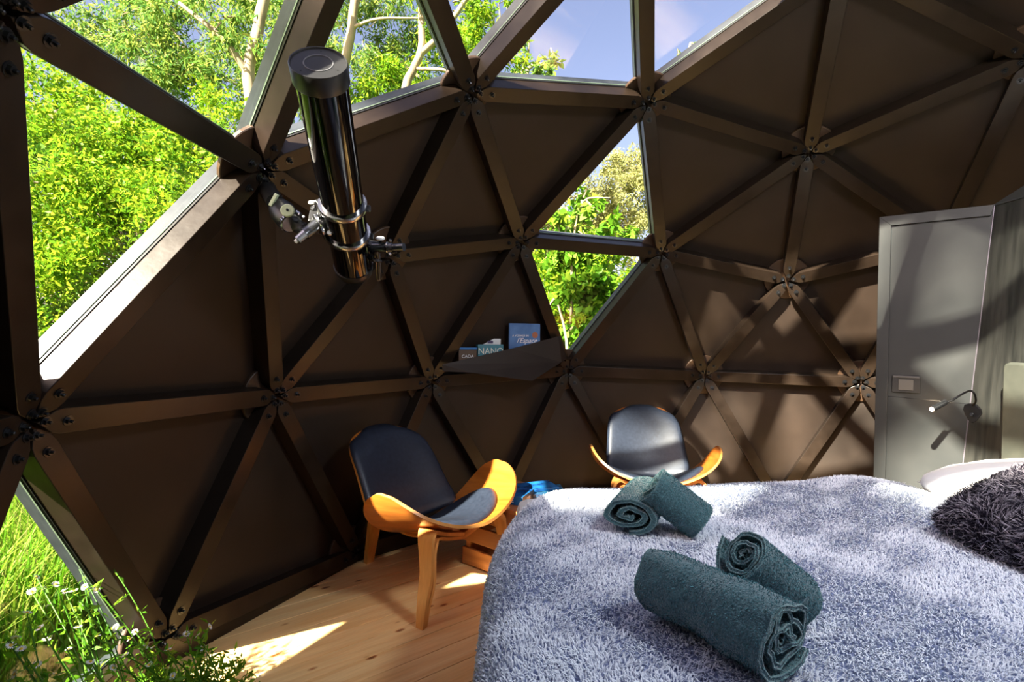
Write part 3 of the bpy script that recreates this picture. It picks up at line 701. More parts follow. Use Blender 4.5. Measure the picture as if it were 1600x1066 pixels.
# ================================================================ CRATE TABLE
ct=root('crate_table','low orange brown slatted wooden crate used as side table behind the bed corner','side table',(-.08,2.83,0),math.radians(-38))
H=.345
for k in range(4): MB().box((0,-.165+.11*k,H-.01),(.50,.102,.02)).obj('top_slat',M['crate'],ct,bevel=.003)
for s_ in (-1,1):
    for z in (.05,.17,.285): MB().box((0,s_*.205,z),(.50,.018,.085)).obj('side_slat',M['crate'],ct,bevel=.003)
    for z in (.05,.17,.285): MB().box((s_*.24,0,z),(.018,.39,.085)).obj('end_slat',M['crate'],ct,bevel=.003)
for x in (-.22,.22):
    for y in (-.185,.185): MB().box((x,y,.162),(.03,.03,.324)).obj('corner_post',M['crate'],ct)
def gbox(name,label,cat,base,yaw,size,mats,group=None):
    r=root(name,label,cat,base,yaw,group); MB().box((0,0,size[2]/2),size).obj('lid',mats,r,bevel=.002); return r
blue=noisy(mat('blue_print',rough=.25), (.004,.03,.13), (.015,.16,.45), 16, (1,1,1), 8,.35,.7)
night=noisy(mat('night_print',rough=.25), (.01,.02,.06), (.04,.20,.34), 18, (1,1,1), 8,.35,.7)
r=gbox('game_box','blue game box with white lettering and a black end, lying on the crate','game box',(-.165,2.78,H),math.radians(-20),(.20,.15,.045),[blue],'boxes and books on the crate')
MB().box((.101,0,.0225),(.004,.148,.043)).obj('end_label',plain('black_label',(.01,.01,.012)),r)
text('LUTE',.030,M['white'],r,(.02,-.0765,.022),(math.pi/2,0,0)); text('STEEL',.020,M['white'],r,(.1035,0,.022),(math.pi/2,0,math.pi/2))
r=gbox('book','dark blue picture book under a bright blue one, on the far side of the crate','book',(-.005,2.90,H),math.radians(10),(.24,.17,.022),[night],'boxes and books on the crate')
r=gbox('book','bright sky blue book topmost on the crate, with curled corner','book',(-.035,2.92,H+.023),math.radians(24),(.21,.15,.014),[blue],'boxes and books on the crate')

# ================================================================ CORNER SHELF POCKET
def onplane(px,py,Z): return pz(px,py,Z)
pk=root('wall_shelf','dark brown angular shelf pocket fixed between two hubs','shelf',(0,0,0)); pk.location=L(0,0,0)
Zl,Zr=3.13,3.60
def sh(px,py,d=0): 
    f=(px-690)/(885-690); Z=Zl+(Zr-Zl)*f-d; return pz(px,py,Z)
front=[sh(691,570),sh(735,560),sh(800,545),sh(873,526),sh(885,560,.0),sh(878,566,.03),sh(832,596,.10),sh(736,583,.04),sh(693,581)]
nrm2=Vector((.45,.88,0)).normalized()
MB().prism(front,nrm2*.014).obj('front_board',M['paint'],pk,bevel=.0015)
MB().prism([sh(700,577),sh(878,560),sh(878,560)+nrm2*.16,sh(700,577)+nrm2*.13],(0,0,-.014)).obj('bottom_board',M['paint'],pk)
def stand(name,label,cat,px,py_top,py_bot,wpx,depth,Z,mtl,group,yaw=None):
    top=pz(px,py_top,Z); bot=pz(px,py_bot,Z); wd=wpx/F*Z; yaw=math.atan2(.47,.9)*.9 if yaw is None else yaw
    r=root(name,label,cat,tuple(bot),yaw,group); h=(top-bot).z
    MB().box((0,depth/2,h/2),(wd,depth,h)).obj('box',mtl,r,bevel=.0012); return r,wd,h
r,wd,h=stand('game_box','small brown and blue game box with white lettering, leftmost on the shelf pocket','game box',731,544,578,29,.05,3.30,[plain('brown_print',(.10,.05,.025))],'boxes on the shelf pocket')
MB().box((0,.02,h-.004),(wd*.98,.06,.012)).obj('blue_lid',plain('lid_blue',(.02,.16,.45)),r)
text('CADA',.027,M['white'],r,(0,-.001,h*.60),(math.pi/2,0,0)); 
r,wd,h=stand('game_box','teal game box with large white lettering, middle of the shelf pocket','game box',767,539,572,42,.05,3.36,[plain('teal_print',(.05,.20,.26))],'boxes on the shelf pocket')
text('NANO',.054,plain('cream_ink',(.75,.72,.62)),r,(0,-.001,h*.68),(math.pi/2,0,0))
r,wd,h=stand('game_box','white narrow box standing behind the teal one, with a small dark label','game box',766,530,572,35,.04,3.44,[M['white']],'boxes on the shelf pocket')
MB().box((0,-.001,h-.020),(.036,.003,.016)).obj('printed_label',plain('purple_label',(.06,.04,.12)),r)
cov=noisy(mat('nebula_print',rough=.2), (.015,.06,.20), (.14,.30,.62), 5, (1,1,1), 8,.3,.75)
r,wd,h=stand('picture_book','large blue picture book with white script title, rightmost and tallest on the shelf pocket','book',820,506,566,52,.02,3.46,[cov],'boxes on the shelf pocket')
text('A VOYAGE IN',.018,M['white'],r,(-.03,-.001,h*.68),(math.pi/2,0,0)); text("l'Espace",.044,M['white'],r,(.012,-.001,h*.55),(math.pi/2,0,0),shear=.4)
MB().lathe([(.02,0),(.02,.001)],(wd*.33,-.0005,h*.70),(0,-1,0),20).obj('printed_planet',plain('rust_ink',(.35,.12,.06)),r)

# ================================================================ TELESCOPE
tb0=Vector((-.687,1.98,sz(550,418,1.98)))      # rear (low) end
tt0=Vector((sx(495,1.36),1.36,sz(495,101,1.36)))
tel=root('telescope','gloss black reflector telescope on an arm mount, hanging beside the left window','telescope',tuple(tb0))
ax=(tt0-tb0); TL=ax.length; ax.normalize(); TR=.064
MB().lathe([(TR,.0),(TR,TL-.05)],(0,0,0),ax,64).obj('tube',M['gloss'],tel,smooth=True,auto=.6)
MB().lathe([(.05,-.030),(.062,-.022),(TR+.002,-.004),(TR+.003,.012)],(0,0,0),ax,48).obj('rear_cell',M['satin_black'],tel,smooth=True,auto=.9)
MB().lathe([(TR+.0045,TL-.052),(TR+.0055,TL-.048),(TR+.0055,TL-.003),(TR+.004,TL),(TR+.001,TL),(TR,TL-.003)],(0,0,0),ax,64).obj('cap_rim',M['satin_black'],tel,smooth=True,auto=.5)
cp=MB().lathe([(TR+.0005,TL-.010),(TR+.0005,TL-.004),(.036,TL-.004),(.035,TL-.0015),(.033,TL-.0015),(.032,TL-.005),(.001,TL-.005)],(0,0,0),ax,64).obj('dust_cap',M['capface'],tel,smooth=True,auto=.4)
for d in (.0,1.9,3.9):
    u=ax.orthogonal().normalized(); w_=ax.cross(u); q=(u*math.cos(d)+w_*math.sin(d))*.052
    MB().lathe([(.0022,0),(.0022,.002)],q+ax*(TL-.0045),ax,8).obj('screw',M['black_metal'],tel)
def ring_at(dist,name='tube_ring'):
    o=MB().lathe([(TR+.001,dist-.009),(TR+.009,dist-.009),(TR+.010,dist-.006),(TR+.010,dist+.006),(TR+.009,dist+.009),(TR+.001,dist+.009)],(0,0,0),ax,56).obj(name,M['chrome'],tel,smooth=True,auto=.4)
    u=(rt*0+Vector((1,0,0))); u=(u-ax*u.dot(ax)).normalized()
    MB().box(u*(TR+.013)+ax*dist,(.014,.012,.02)).obj('clamp',M['knurl'],o,bevel=.002)
    return o
# positions of the rings along the tube
def along(py):
    best=None
    for i in range(400):
        f=i/399; p=tb0+ax*TL*f; y=516+((CX+F*p.x/p.y)-162)*.01218-(p.z-CPOS.z)*F/p.y
        if best is None or abs(y-py)<best[0]: best=(abs(y-py),f*TL)
    return best[1]
d1=along(322); d2=along(366)
ring_at(d1); ring_at(d2)
cl=(ax*(d1+d2)/2)
def T_(px,py,Z): return pz(px,py,Z)-tb0
# saddle bar between rings and mount head to the left
lft=Vector((-1,0,0)); lft=(lft-ax*lft.dot(ax)).normalized(); lft=(lft*.9+Vector((0,.25,-.1))).normalized()
a1_=cl+lft*(TR+.012)
MB().tube([a1_-ax*.085,a1_+ax*.085],.015,4,up=lft).obj('dovetail_bar',M['satin_black'],tel,bevel=.002)
MB().box(a1_+lft*.022,(.045,.05,.05),ax.to_track_quat('Z','Y').to_matrix()).obj('saddle',M['satin_black'],tel,bevel=.004)
Zm=1.80
sp=T_(513,345,Zm)
MB().tube([T_(489,336,Zm),T_(489,322,Zm)],.006,10).obj('saddle_knob_stem',M['chrome'],tel)
MB().lathe([(.010,0),(.014,.003),(.014,.009),(.010,.012)],T_(488,321,Zm),(0,-.3,1),20).obj('saddle_knob',M['white'],tel,smooth=True,auto=.6)
MB().tube([T_(488,330,Zm),T_(491,326,Zm)],.012,10).obj('knob_base',M['knurl'],tel)
MB().tube([T_(505,332,Zm-.01),T_(497,336,Zm-.02)],[.006,.009],12).obj('safety_screw',M['chrome'],tel,smooth=True,auto=.6)
# declination cup
axd=(T_(515,362,Zm-.02)-T_(480,350,Zm+.02)).normalized()
MB().lathe([(.030,0),(.036,.004),(.037,.010),(.034,.018),(.020,.03),(.018,.06)],T_(493,355,Zm-.02),(T_(520,345,Zm)-T_(490,356,Zm-.03)),32).obj('declination_cup',M['chrome'],tel,smooth=True,auto=.6)
MB().tube([T_(507,353,Zm-.01),T_(520,362,Zm-.02)],[.010,.008],14).obj('clutch_lever',mat('copper_lever',(.75,.35,.15),.25,.9),tel,smooth=True,auto=.6)
MB().lathe([(.007,0),(.009,.004),(.007,.010)],T_(514,366,Zm-.03),(.3,-1,.2),14).obj('clutch_knob',M['chrome'],tel,smooth=True,auto=.6)
# shaft with polar scope
MB().tube([T_(497,350,Zm-.03),T_(482,362,Zm-.05),T_(475,367,Zm-.06)],[.0185,.0185,.0185],20).obj('shaft_collar',M['knurl'],tel,smooth=True,auto=.6)
MB().tube([T_(476,366,Zm-.06),T_(463,377,Zm-.08)],[.0155,.0135],14).obj('polar_scope',M['chrome'],tel,smooth=False)
MB().tube([T_(463,377,Zm-.08),T_(461,379,Zm-.083)],[.007,.006],12).obj('scope_tip',M['white'],tel)
# right ascension body
MB().tube([T_(478,361,Zm-.01),T_(455,350,Zm+.05)],[.022,.024],24).obj('right_ascension_shaft',M['knurl'],tel,smooth=True,auto=.6)
axr=(T_(432,318,Zm+.08)-T_(458,352,Zm+.02)).normalized()
MB().lathe([(.030,0),(.034,.003),(.034,.012),(.030,.015)],T_(455,351,Zm+.0),axr,36).obj('setting_circle',M['chrome'],tel,smooth=True,auto=.5)
gearp=T_(455,351,Zm+.0)
gb=MB(); u=axr.orthogonal().normalized(); w_=axr.cross(u)
for k in range(22):
    t=2*math.pi*k/22; gb.box(gearp+axr*.0075+(u*math.cos(t)+w_*math.sin(t))*.034,(.004,.004,.009),Matrix((u*math.cos(t)+w_*math.sin(t),axr.cross(u*math.cos(t)+w_*math.sin(t)),axr)).transposed())
gb.obj('knurled_ring',M['black_metal'],tel)
MB().lathe([(.034,.012),(.040,.03),(.041,.075),(.034,.10),(.020,.108)],T_(455,351,Zm+.0),axr,36).obj('gear_housing',M['satin_black'],tel,smooth=True,auto=.7)
MB().lathe([(.019,0),(.021,.002),(.021,.007),(.018,.009)],T_(449,331,Zm-.02),(.25,-1,.12),32).obj('dial',M['dial'],tel,smooth=True,auto=.5)
MB().lathe([(.004,.008),(.004,.013),(.002,.014)],T_(449,331,Zm-.02),(.25,-1,.12),12).obj('dial_screw',M['bolt'],tel)
MB().tube([T_(428,338,Zm+.0),T_(440,337,Zm-.015)],.0035,8).obj('altitude_bolt',M['chrome'],tel)
MB().box(T_(427,314,Zm+.0),(.012,.012,.045),Matrix.Rotation(.5,3,'Y')).obj('latitude_scale',M['dial'],tel,bevel=.002)
MB().lathe([(.003,0),(.004,.01)],T_(472,338,Zm-.02),(.5,-.6,-.4),10).obj('lock_screw',M['chrome'],tel)
MB().tube([T_(468,337,Zm),T_(462,333,Zm-.0)],.008,10).obj('lock_lever',M['chrome'],tel)
MB().tube([T_(430,318,Zm+.06),T_(418,300,Zm+.14),T_(414,292,Zm+.22)],[.030,.028,.035],20).obj('wall_arm',M['satin_black'],tel,smooth=True,auto=.7)
# focuser and finder at the low end
dF=along(396); fo=ax*dF; rtv=Vector((1,0,0)); rtv=(rtv-ax*rtv.dot(ax)).normalized(); fdir=(T_(631,386,1.93)-T_(590,389,1.96)).normalized()
MB().tube([T_(579,389,1.97),T_(590,389,1.965)],[.030,.024],20).obj('focuser_base',M['satin_black'],tel,smooth=True,auto=.6)
MB().tube([T_(582,388,1.95),T_(604,388,1.94)],.0185,20).obj('focuser_tube',M['knurl'],tel,smooth=True,auto=.6)
MB().tube([T_(604,388,1.94),T_(606,388,1.94)],.0215,20).obj('locking_ring',M['chrome'],tel,smooth=True,auto=.6)
MB().tube([T_(606,388,1.94),T_(612,388,1.94),T_(613,388,1.94),T_(630,387,1.93)],[.0175,.0175,.0145,.0145],20).obj('eyepiece',M['knurl'],tel,smooth=True,auto=.6)
MB().tube([T_(593,384,1.94),T_(593,376,1.94)],.005,8).obj('focus_stem',M['black_metal'],tel)
MB().lathe([(.013,0),(.0155,.003),(.0155,.008),(.012,.011)],T_(593,376,1.93),(0,-.35,1),20).obj('focus_knob',M['white'],tel,smooth=True,auto=.6)
for q in ((609,398),(609,377)): MB().lathe([(.005,0),(.006,.004),(.004,.008)],T_(q[0],q[1],1.92),(0,-1,.1),10).obj('set_screw',M['chrome'],tel)
MB().tube([T_(575,404,1.95),T_(585,404,1.93)],.012,8).obj('finder_bracket',M['satin_black'],tel)
MB().tube([T_(587,396,1.90),T_(588,404,1.90),T_(589,405,1.90),T_(591,436,1.90),T_(591,440,1.90)],[.0125,.0115,.009,.0085,.006],18).obj('finder_scope',mat('finder_bronze',(.10,.06,.04),.18,.8),tel,smooth=True,auto=.7)
MB().lathe([(.014,0),(.0165,.002),(.0165,.008),(.014,.010)],T_(588,411,1.90),(0,0,1),18).obj('finder_ring',M['satin_black'],tel,smooth=True,auto=.6)

# ================================================================ OUTSIDE
gnd=MB(); 
gnd.add([L(-60,-60,-.16),L(60,-60,-.16),L(60,60,-.16),L(-60,60,-.16)],[(0,1,2,3)])
go=gnd.obj('ground',M['ground']); tag(go,'grassy garden ground',kind='structure')
def leaves(name,cent,size,asp,mtl,parent,rg,droop=0.0,kink=.25):
    n=len(cent); d=rg.normal(size=(n,3)); d[:,2]-=droop; d/=np.linalg.norm(d,axis=1)[:,None]
    e2=rg.normal(size=(n,3)); e2[:,2]+=.6; s=np.cross(d,e2); s/=np.linalg.norm(s,axis=1)[:,None]+1e-9
    up_=np.cross(s,d); sz_=(size*(.6+.8*rg.random(n)))[:,None]
    Vv=np.empty((n,4,3)); Vv[:,0]=cent; Vv[:,1]=cent+d*sz_*.45+s*sz_*asp/2+up_*sz_*kink*asp; Vv[:,2]=cent+d*sz_; Vv[:,3]=cent+d*sz_*.45-s*sz_*asp/2+up_*sz_*kink*asp
    me=bpy.data.meshes.new(name); me.vertices.add(n*4); me.vertices.foreach_set('co',Vv.reshape(-1))
    me.loops.add(n*4); me.loops.foreach_set('vertex_index',np.arange(n*4,dtype=np.int32)); me.polygons.add(n); me.polygons.foreach_set('loop_start',np.arange(n,dtype=np.int32)*4)
    me.update(calc_edges=True); me.materials.append(mtl); o=link(name,me,parent); o['kind']='stuff'; return o
def blob(rg,c,r,n,shell=.5):
    d=rg.normal(size=(n,3)); d/=np.linalg.norm(d,axis=1)[:,None]; rr=(shell+(1-shell)*rg.random(n))**.7; return np.array(c)+d*rr[:,None]*np.array(r)
def tree(name,label,base,limbs,blobs,leafm,lsize,asp,droop,seed,cat='tree',group=None,yaw=0,twigs=True):
    """limbs: list of (points, r0, r1) in stage offsets from base; blobs: (centre, radii, leaf count)"""
    rg=np.random.default_rng(seed); t=root(name,label,cat,base,yaw,group)
    for i,(pts,r0,r1) in enumerate(limbs):
        p=smoothpath(pts,5); n=len(p); p=[q+Vector((noise.noise(q*1.7+Vector((seed,0,0))),noise.noise(q*1.7+Vector((0,seed,0))),0))*.06 for q in p]
        MB().tube(p,[r0+(r1-r0)*k/(n-1) for k in range(n)],9).obj('trunk' if i==0 else 'branch',M['bark'],t,smooth=True)
    cs=[]; tw=MB()
    for c,r,n in blobs:
        nc=max(6,n//220); cc=blob(rg,c,r,nc,.25)
        per=n//nc; cl_=np.mean(r)*.30
        for q in cc:
            k=blob(rg,q,(cl_,cl_,cl_*.9),per,.0); cs.append(k)
            if twigs and rg.random()<.5:
                s0=Vector(c)+(Vector(q)-Vector(c))*.3; mid=(s0+Vector(q))/2+Vector(rg.normal(size=3)*.08); tw.tube([s0,mid,Vector(q)],[.014,.009,.004],4,caps=False)
    leaves('foliage',np.concatenate(cs),lsize,asp,leafm,t,rg,droop)
    if tw.v: tt=tw.obj('twigs',M['bark'],t); tt['kind']='stuff'
    return t
def st(px,py,Z,base): v=pz(px,py,Z); return (v.x-base[0],v.y-base[1],v.z-base[2])
# left hedge-like shrubs filling the big left window
def shrub(label,bx,bZ,items,leafm,size,seed,asp=.42,droop=.2,name='leafy_shrub',h=2.0):
    base=(bx,bZ,-.16)
    limbs=[([(0,0,0),(.1,.05,h*.35),(.0,.1,h*.7),(.1,0,h)],.05,.015)]
    for a_ in (-1,1): limbs.append(([(0,0,.2),(a_*.35,.1,h*.4),(a_*.6,.05,h*.8)],.03,.008))
    return tree(name,label,base,limbs,[(st(px,py,Z,base),r,n) for px,py,Z,r,n in items],leafm,size,asp,droop,seed,cat='shrub')
shrub('lime green bush filling the lower part of the big left window',-3.9,5.2,[(60,470,5.2,(.9,.8,.8),12500),(200,400,5.4,(1.0,.8,.8),13000),(110,300,5.4,(1.0,.8,.8),11000),(330,330,5.8,(.9,.8,.8),9000),(20,560,5.0,(.9,.7,.6),9000)],M['leaf_lime'],.058,11,h=2.4)
shrub('yellow green bush behind the upper part of the big left window',-4.8,6.8,[(60,190,6.6,(1.2,.9,.8),9000),(200,250,6.8,(1.2,.9,.8),13000),(330,240,7.0,(1.0,.9,.7),9000),(10,330,6.6,(1.2,.9,.9),10000)],M['leaf_lime'],.066,12,h=3.2)
b1=(-4.0,7.2,-.16)
tree('willow','tall willow with pale trunk rising behind the upper left window',b1,
 [([(-.05,0,0),(.1,0,2.2),st(388,205,7.2,b1),st(390,110,7.2,b1),st(402,30,7.2,b1),st(440,-120,7.3,b1)],.10,.06),
  ([st(396,60,7.2,b1),st(410,-5,7.2,b1),st(470,-60,7.2,b1)],.06,.03),([st(390,120,7.2,b1),st(340,60,7.0,b1),st(280,10,6.9,b1)],.05,.02)],
 [(st(190,70,8.0,b1),(1.5,.6,1.0),9000),(st(330,120,8.2,b1),(1.3,.6,1.0),8000),(st(250,-60,8.0,b1),(1.6,.7,.8),3500),(st(430,60,8.3,b1),(.9,.6,1.0),4500),(st(340,30,7.0,b1),(.8,.5,.6),900)],M['leaf_willow'],.10,.22,.9,13,group='willows outside the left windows')
b2=(-2.75,8.2,-.16)
tree('willow','willow with slanting pale trunks seen above the telescope',b2,
 [([(-.9,0,0),(-.7,0,2.0),st(515,200,8.2,b2),st(535,100,8.2,b2),st(550,30,8.2,b2),st(575,-80,8.2,b2)],.09,.055),
  ([st(512,190,8.2,b2),st(500,60,8.1,b2),st(470,-40,8.0,b2)],.05,.03),([st(545,50,8.2,b2),st(590,35,8.1,b2),st(660,35,8.0,b2)],.028,.012)],
 [(st(560,60,9.3,b2),(1.1,.6,1.0),4200),(st(620,120,9.6,b2),(1.2,.6,.9),5600),(st(500,150,9.4,b2),(.9,.6,.9),4600),(st(590,-20,9.0,b2),(1.2,.7,.8),2600)],M['leaf_willow'],.10,.22,.9,14,group='willows outside the left windows')
b3=(-1.9,7.6,-.16)
tree('willow','forked pale willow trunk seen left of the upper middle hub',b3,
 [([(-.2,0,0),(-.1,0,2.4),st(628,165,7.6,b3),st(645,110,7.6,b3),st(657,70,7.6,b3),st(650,-60,7.7,b3)],.075,.04),
  ([st(652,90,7.6,b3),st(690,55,7.6,b3),st(740,-20,7.6,b3)],.05,.03),([st(645,110,7.6,b3),st(700,115,7.5,b3),st(735,140,7.4,b3)],.03,.01)],
 [(st(670,130,8.6,b3),(.9,.6,.7),3600),(st(600,155,8.8,b3),(.9,.6,.7),3600),(st(690,20,7.8,b3),(.8,.8,.8),2600),(st(770,60,8.0,b3),(.55,.6,.7),1300)],M['leaf_lime'],.085,.3,.5,15,group='willows outside the left windows')
# middle windows
b4=(.25,6.4,-.16)
tree('maple','young broad-leaved tree close outside the middle window',b4,[([(0,.3,0),(.05,.3,1.2),(.1,.3,2.2),(.0,.3,2.9)],.022,.008),([(.05,0,1.5),st(900,330,6.4,b4),st(950,310,6.3,b4)],.02,.006),([(.05,0,1.0),st(870,470,6.4,b4),st(850,500,6.3,b4)],.02,.006)],
 [(st(910,310,6.4,b4),(.28,.3,.22),150),(st(955,355,6.4,b4),(.3,.3,.2),140),(st(890,360,6.5,b4),(.35,.3,.22),420),(st(870,430,6.6,b4),(.45,.4,.4),1700),(st(950,430,6.7,b4),(.5,.4,.35),1700),(st(900,500,6.4,b4),(.5,.4,.4),1700)],M['leaf_broad'],.105,.62,.5,16)
shrub('dense green hedge at the foot of the middle window',.45,8.5,[(880,500,8.3,(1.0,.6,.7),9000),(960,460,8.3,(1.0,.6,.7),7000),(900,420,8.6,(1.0,.6,.6),5000)],M['leaf_lime'],.08,17,h=2.0)
shrub('straw coloured thicket behind the middle window',1.0,12.5,[(960,330,12.5,(1.3,.9,1.0),10000),(1000,300,12.5,(1.2,.9,1.0),7000),(930,380,12.5,(1.3,.9,.9),8000),(970,275,12.5,(.7,.7,.55),1500),(880,390,12.5,(1.2,.9,.8),6000)],M['leaf_olive'],.085,18,asp=.35,h=4.2)
# sprigs in the sky windows
b5=(-.25,9.5,-.16)
tree('ash_tree','slim ash tree whose top sprays show against the blue sky windows',b5,[([(-.3,0,0),(-.2,0,3.2),st(815,130,9.5,b5),st(850,105,9.5,b5)],.09,.015),([st(800,160,9.5,b5),st(820,70,9.5,b5),st(790,10,9.5,b5)],.03,.006)],
 [(st(850,120,9.5,b5),(.25,.25,.25),130),(st(825,122,9.5,b5),(.35,.3,.25),300),(st(860,95,9.5,b5),(.12,.12,.14),50),(st(780,70,9.6,b5),(.45,.4,.6),700),(st(790,15,9.6,b5),(.3,.3,.25),120),(st(745,40,9.6,b5),(.4,.4,.6),700)],M['leaf_willow'],.12,.4,.3,19)
b6=(2.2,8.6,-.16)
tree('birch','thin tree whose tip just shows above the roof edge at upper right',b6,[([(0,0,0),(.02,0,3),st(1068,100,8.6,b6),st(1078,75,8.6,b6)],.06,.008)],
 [(st(1058,98,8.6,b6),(.12,.12,.16),80),(st(1078,78,8.6,b6),(.08,.08,.1),35),(st(1050,130,8.6,b6),(.3,.2,.2),200)],M['leaf_lime'],.09,.4,.3,20)
# tree between the dome and the sun (casts the dappled shade)
sa,se=math.radians(SUN_AZ),math.radians(SUN_EL)
def SP(t,la,up_): # stage point t metres towards the sun, offset sideways and upwards square to its rays
    d=Vector((-math.sin(sa)*math.cos(se),-math.cos(sa)*math.cos(se),math.sin(se))); l_=Vector((math.cos(sa),-math.sin(sa),0)); u_=Vector((math.sin(sa)*math.sin(se),math.cos(sa)*math.sin(se),math.cos(se)))
    return d*t+l_*la+u_*up_
q0=SP(11,-.55,1.6); b7=(q0.x-.3,q0.y,-.16)
def O_(t,la,up_): return tuple(SP(t,la,up_)-Vector(b7))
tree('oak','large tree behind the camera that dapples the sunlight',b7,[([(0,0,0),(.0,0,3.0),(.2,0,6.0),O_(11,-.55,1.6),O_(11,-.36,2.6),O_(11,-.18,3.25),O_(11,.1,4.6)],.17,.125),([(.15,0,5.2),O_(11.3,-1.0,2.6),O_(11.3,-1.5,4.2)],.08,.04),([O_(11,-.4,2.4),O_(10.7,.4,3.0),O_(10.6,1.2,4.0)],.045,.02)],
 [(O_(11.2,-1.6,4.25),(.95,.7,.9),6000),(O_(11.2,-.85,4.8),(.75,.7,.9),4200),(O_(11.5,-2.6,4.1),(1.1,.8,1.0),5500),(O_(11.0,.3,5.2),(.9,.7,.8),2500),(O_(10.8,-.3,3.0),(1.0,.6,.8),300),(O_(11.2,-1.5,2.7),(.8,.6,.6),330),(O_(11.0,.05,1.40),(.85,.6,.66),6500),(O_(11.0,-.75,1.02),(.72,.6,.66),5200)],M['leaf_dark'],.14,.5,.3,21,twigs=False)
# grass beyond the low left window
def grassfield(name,label,n,x0,x1,z0,z1,hgt,seed):
    rg=np.random.default_rng(seed); x=x0+(x1-x0)*rg.random(n); y=z0+(z1-z0)*rg.random(n)
    # keep outside of the dome
    c=np.array([1.033+.0,1.545]); ok=np.hypot(x-c[0],y-c[1])>2.98; x=x[ok]; y=y[ok]; n=len(x)
    ang=rg.random(n)*6.283; d=np.stack([np.cos(ang),np.sin(ang)],1); h=hgt*(.45+.8*rg.random(n)); ln_=.15+.5*rg.random(n)
    s=np.stack([-d[:,1],d[:,0]],1)*.0035
    V_=np.zeros((n,5,3)); V_[:,0,0]=x-s[:,0];V_[:,0,1]=y-s[:,1];V_[:,1,0]=x+s[:,0];V_[:,1,1]=y+s[:,1]
    mx_=x+d[:,0]*h*ln_*.3; my=y+d[:,1]*h*ln_*.3
    V_[:,2,0]=mx_-s[:,0];V_[:,2,1]=my-s[:,1];V_[:,2,2]=h*.6;V_[:,3,0]=mx_+s[:,0];V_[:,3,1]=my+s[:,1];V_[:,3,2]=h*.6
    V_[:,4,0]=x+d[:,0]*h*ln_;V_[:,4,1]=y+d[:,1]*h*ln_;V_[:,4,2]=h*(1-.3*ln_)
    me=bpy.data.meshes.new(name); me.vertices.add(n*5); me.vertices.foreach_set('co',V_.reshape(-1)); b=np.arange(n)[:,None]*5
    q=np.concatenate([b+np.array([[0,1,3,2]]),b+np.array([[2,3,4]])],axis=1).reshape(-1).astype(np.int32)
    me.loops.add(len(q)); me.loops.foreach_set('vertex_index',q); me.polygons.add(n*2); me.polygons.foreach_set('loop_start',(np.arange(n)[:,None]*7+np.array([[0,4]])).reshape(-1).astype(np.int32))
    me.update(calc_edges=True); me.materials.append(M['grass']); o=link(name,me); o.location=L(0,0,-.16); o.rotation_euler=(0,0,THETA); tag(o,label,'grass',kind='stuff'); return o
grassfield('long_grass','long bright green grass outside the low left window',90000,-5.5,-1.0,.6,6.5,.55,31)
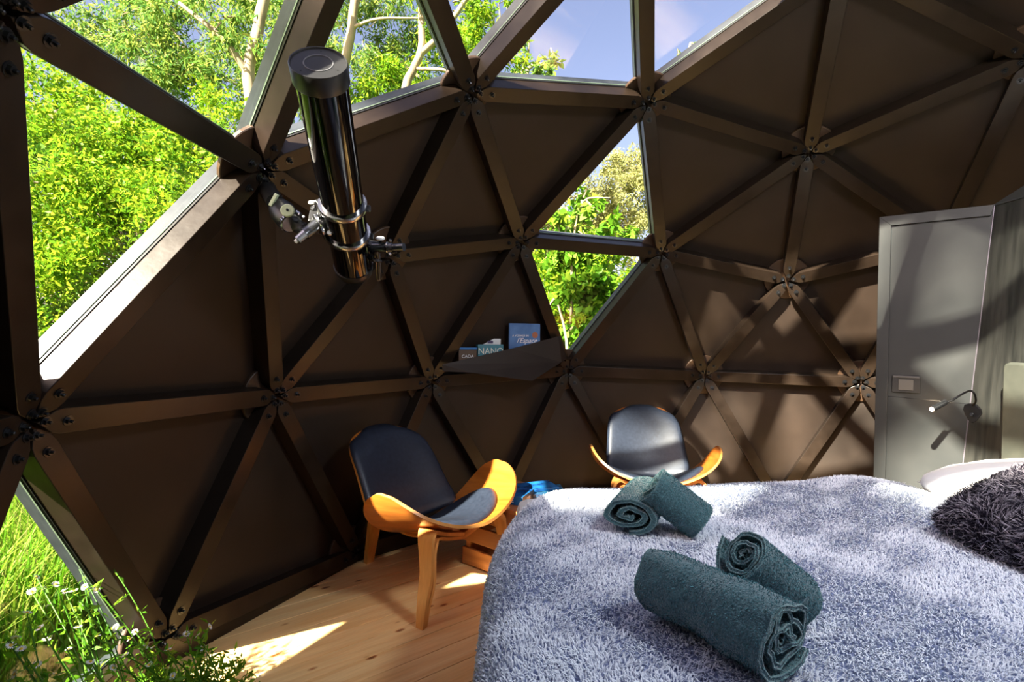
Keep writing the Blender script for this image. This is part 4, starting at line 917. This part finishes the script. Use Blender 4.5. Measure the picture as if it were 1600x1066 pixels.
# fleabane in the gap at the floor's edge
def daisy_mesh():
    mb=MB(); 
    for k in range(14):
        t=2*math.pi*k/14; d=Vector((math.cos(t),math.sin(t),0)); s_=Vector((-d.y,d.x,0)); z=Vector((0,0,.0015))
        mb.add([d*.0035-s_*.0009,d*.0035+s_*.0009,d*.010+s_*.0015+z,d*.0125+z,d*.010-s_*.0015+z],[(0,1,2,3,4)],0)
    mb.lathe([(.0042,0),(.004,.0018),(.002,.003)],(0,0,0),(0,0,1),10,mi=1)
    me=mb.mesh('flower'); me.materials.append(M['petal']); me.materials.append(M['yellow'])
    for p,i in zip(me.polygons,mb.m): p.material_index=i
    return me
DM=daisy_mesh()
def fleabane(label,base,heads,seed,nleaf=1500,r=.16,hh=.2):
    rg=np.random.default_rng(seed); rr=random.Random(seed); t=root('fleabane',label,'flowering plant',base,0,'white fleabane plants at the floor edge')
    stems=MB(); lv=[]
    for hx in heads:
        top=Vector(hx)-Vector(base); s0=Vector((rr.uniform(-.06,.06),rr.uniform(-.05,.05),0)); mid=(s0+top)/2+Vector((rr.uniform(-.03,.03),rr.uniform(-.03,.03),.05)); p=smoothpath([s0,mid,top],5)
        stems.tube(p,[.0018]*(len(p)-1)+[.001],5)
        for q in p[3:]:
            for _ in range(3): lv.append(list(q+Vector((rr.uniform(-.006,.006),rr.uniform(-.006,.006),rr.uniform(-.006,.006)))))
        f=link('flower',DM,t); f.location=top; f.scale=(.85,)*3; f.rotation_euler=(rr.uniform(-.9,.9)+.35,rr.uniform(-.8,.8),rr.uniform(0,6))
    so=stems.obj('stems',M['leaf_dark'],t); so['kind']='stuff'
    cl_=blob(rg,(0,0,hh*.55),(r,r,hh*.55),nleaf,.0)
    leaves('foliage',np.concatenate([np.array(lv),cl_]),.026,.34,M['leaf_broad'],t,rg,-.2)
FP=[(40,962,1.35),(22,1002,1.3),(14,1014,1.25),(30,1020,1.2),(55,905,1.55),(47,928,1.45),(85,917,1.5),(100,928,1.6),(60,986,1.4),(100,853,1.7),(123,892,1.7),(131,921,1.6),(125,948,1.6),(114,927,1.5),(70,1005,1.45),
 (160,867,1.7),(150,925,1.6),(180,985,1.6),(210,993,1.7),(203,1004,1.65),(225,1018,1.55),(175,1050,1.5),(240,1015,1.6),(262,1021,1.6),(260,1051,1.5),(291,996,1.62),(310,998,1.62),(328,984,1.64),(316,1018,1.6),(324,1026,1.58),(270,1063,1.45),(150,1000,1.55),(105,1020,1.45),(140,1040,1.4),(55,1045,1.3),(85,1060,1.3),(195,1030,1.5),(20,1060,1.2),(120,985,1.5),(232,1045,1.55)]
bs=[(-1.00,1.22,-.05),(-1.10,1.45,-.03),(-1.05,1.60,-.02),(-.90,1.50,.0)]
gs=[[],[],[],[]]
for px,py,Z in FP:
    k=0 if px<70 else 1 if px<150 else 2 if px<235 else 3
    gs[k].append(tuple(pz(px,py,Z)))
lab=['leftmost white fleabane clump at the bottom left corner','white fleabane clump second from the left corner','white fleabane clump in front of the lower hub','white fleabane clump leaning out over the floor boards, rightmost']
for k in range(4):
    fleabane(lab[k],bs[k],gs[k],50+k,2600 if k<3 else 600,.20 if k<3 else .12,.20 if k<3 else .10)
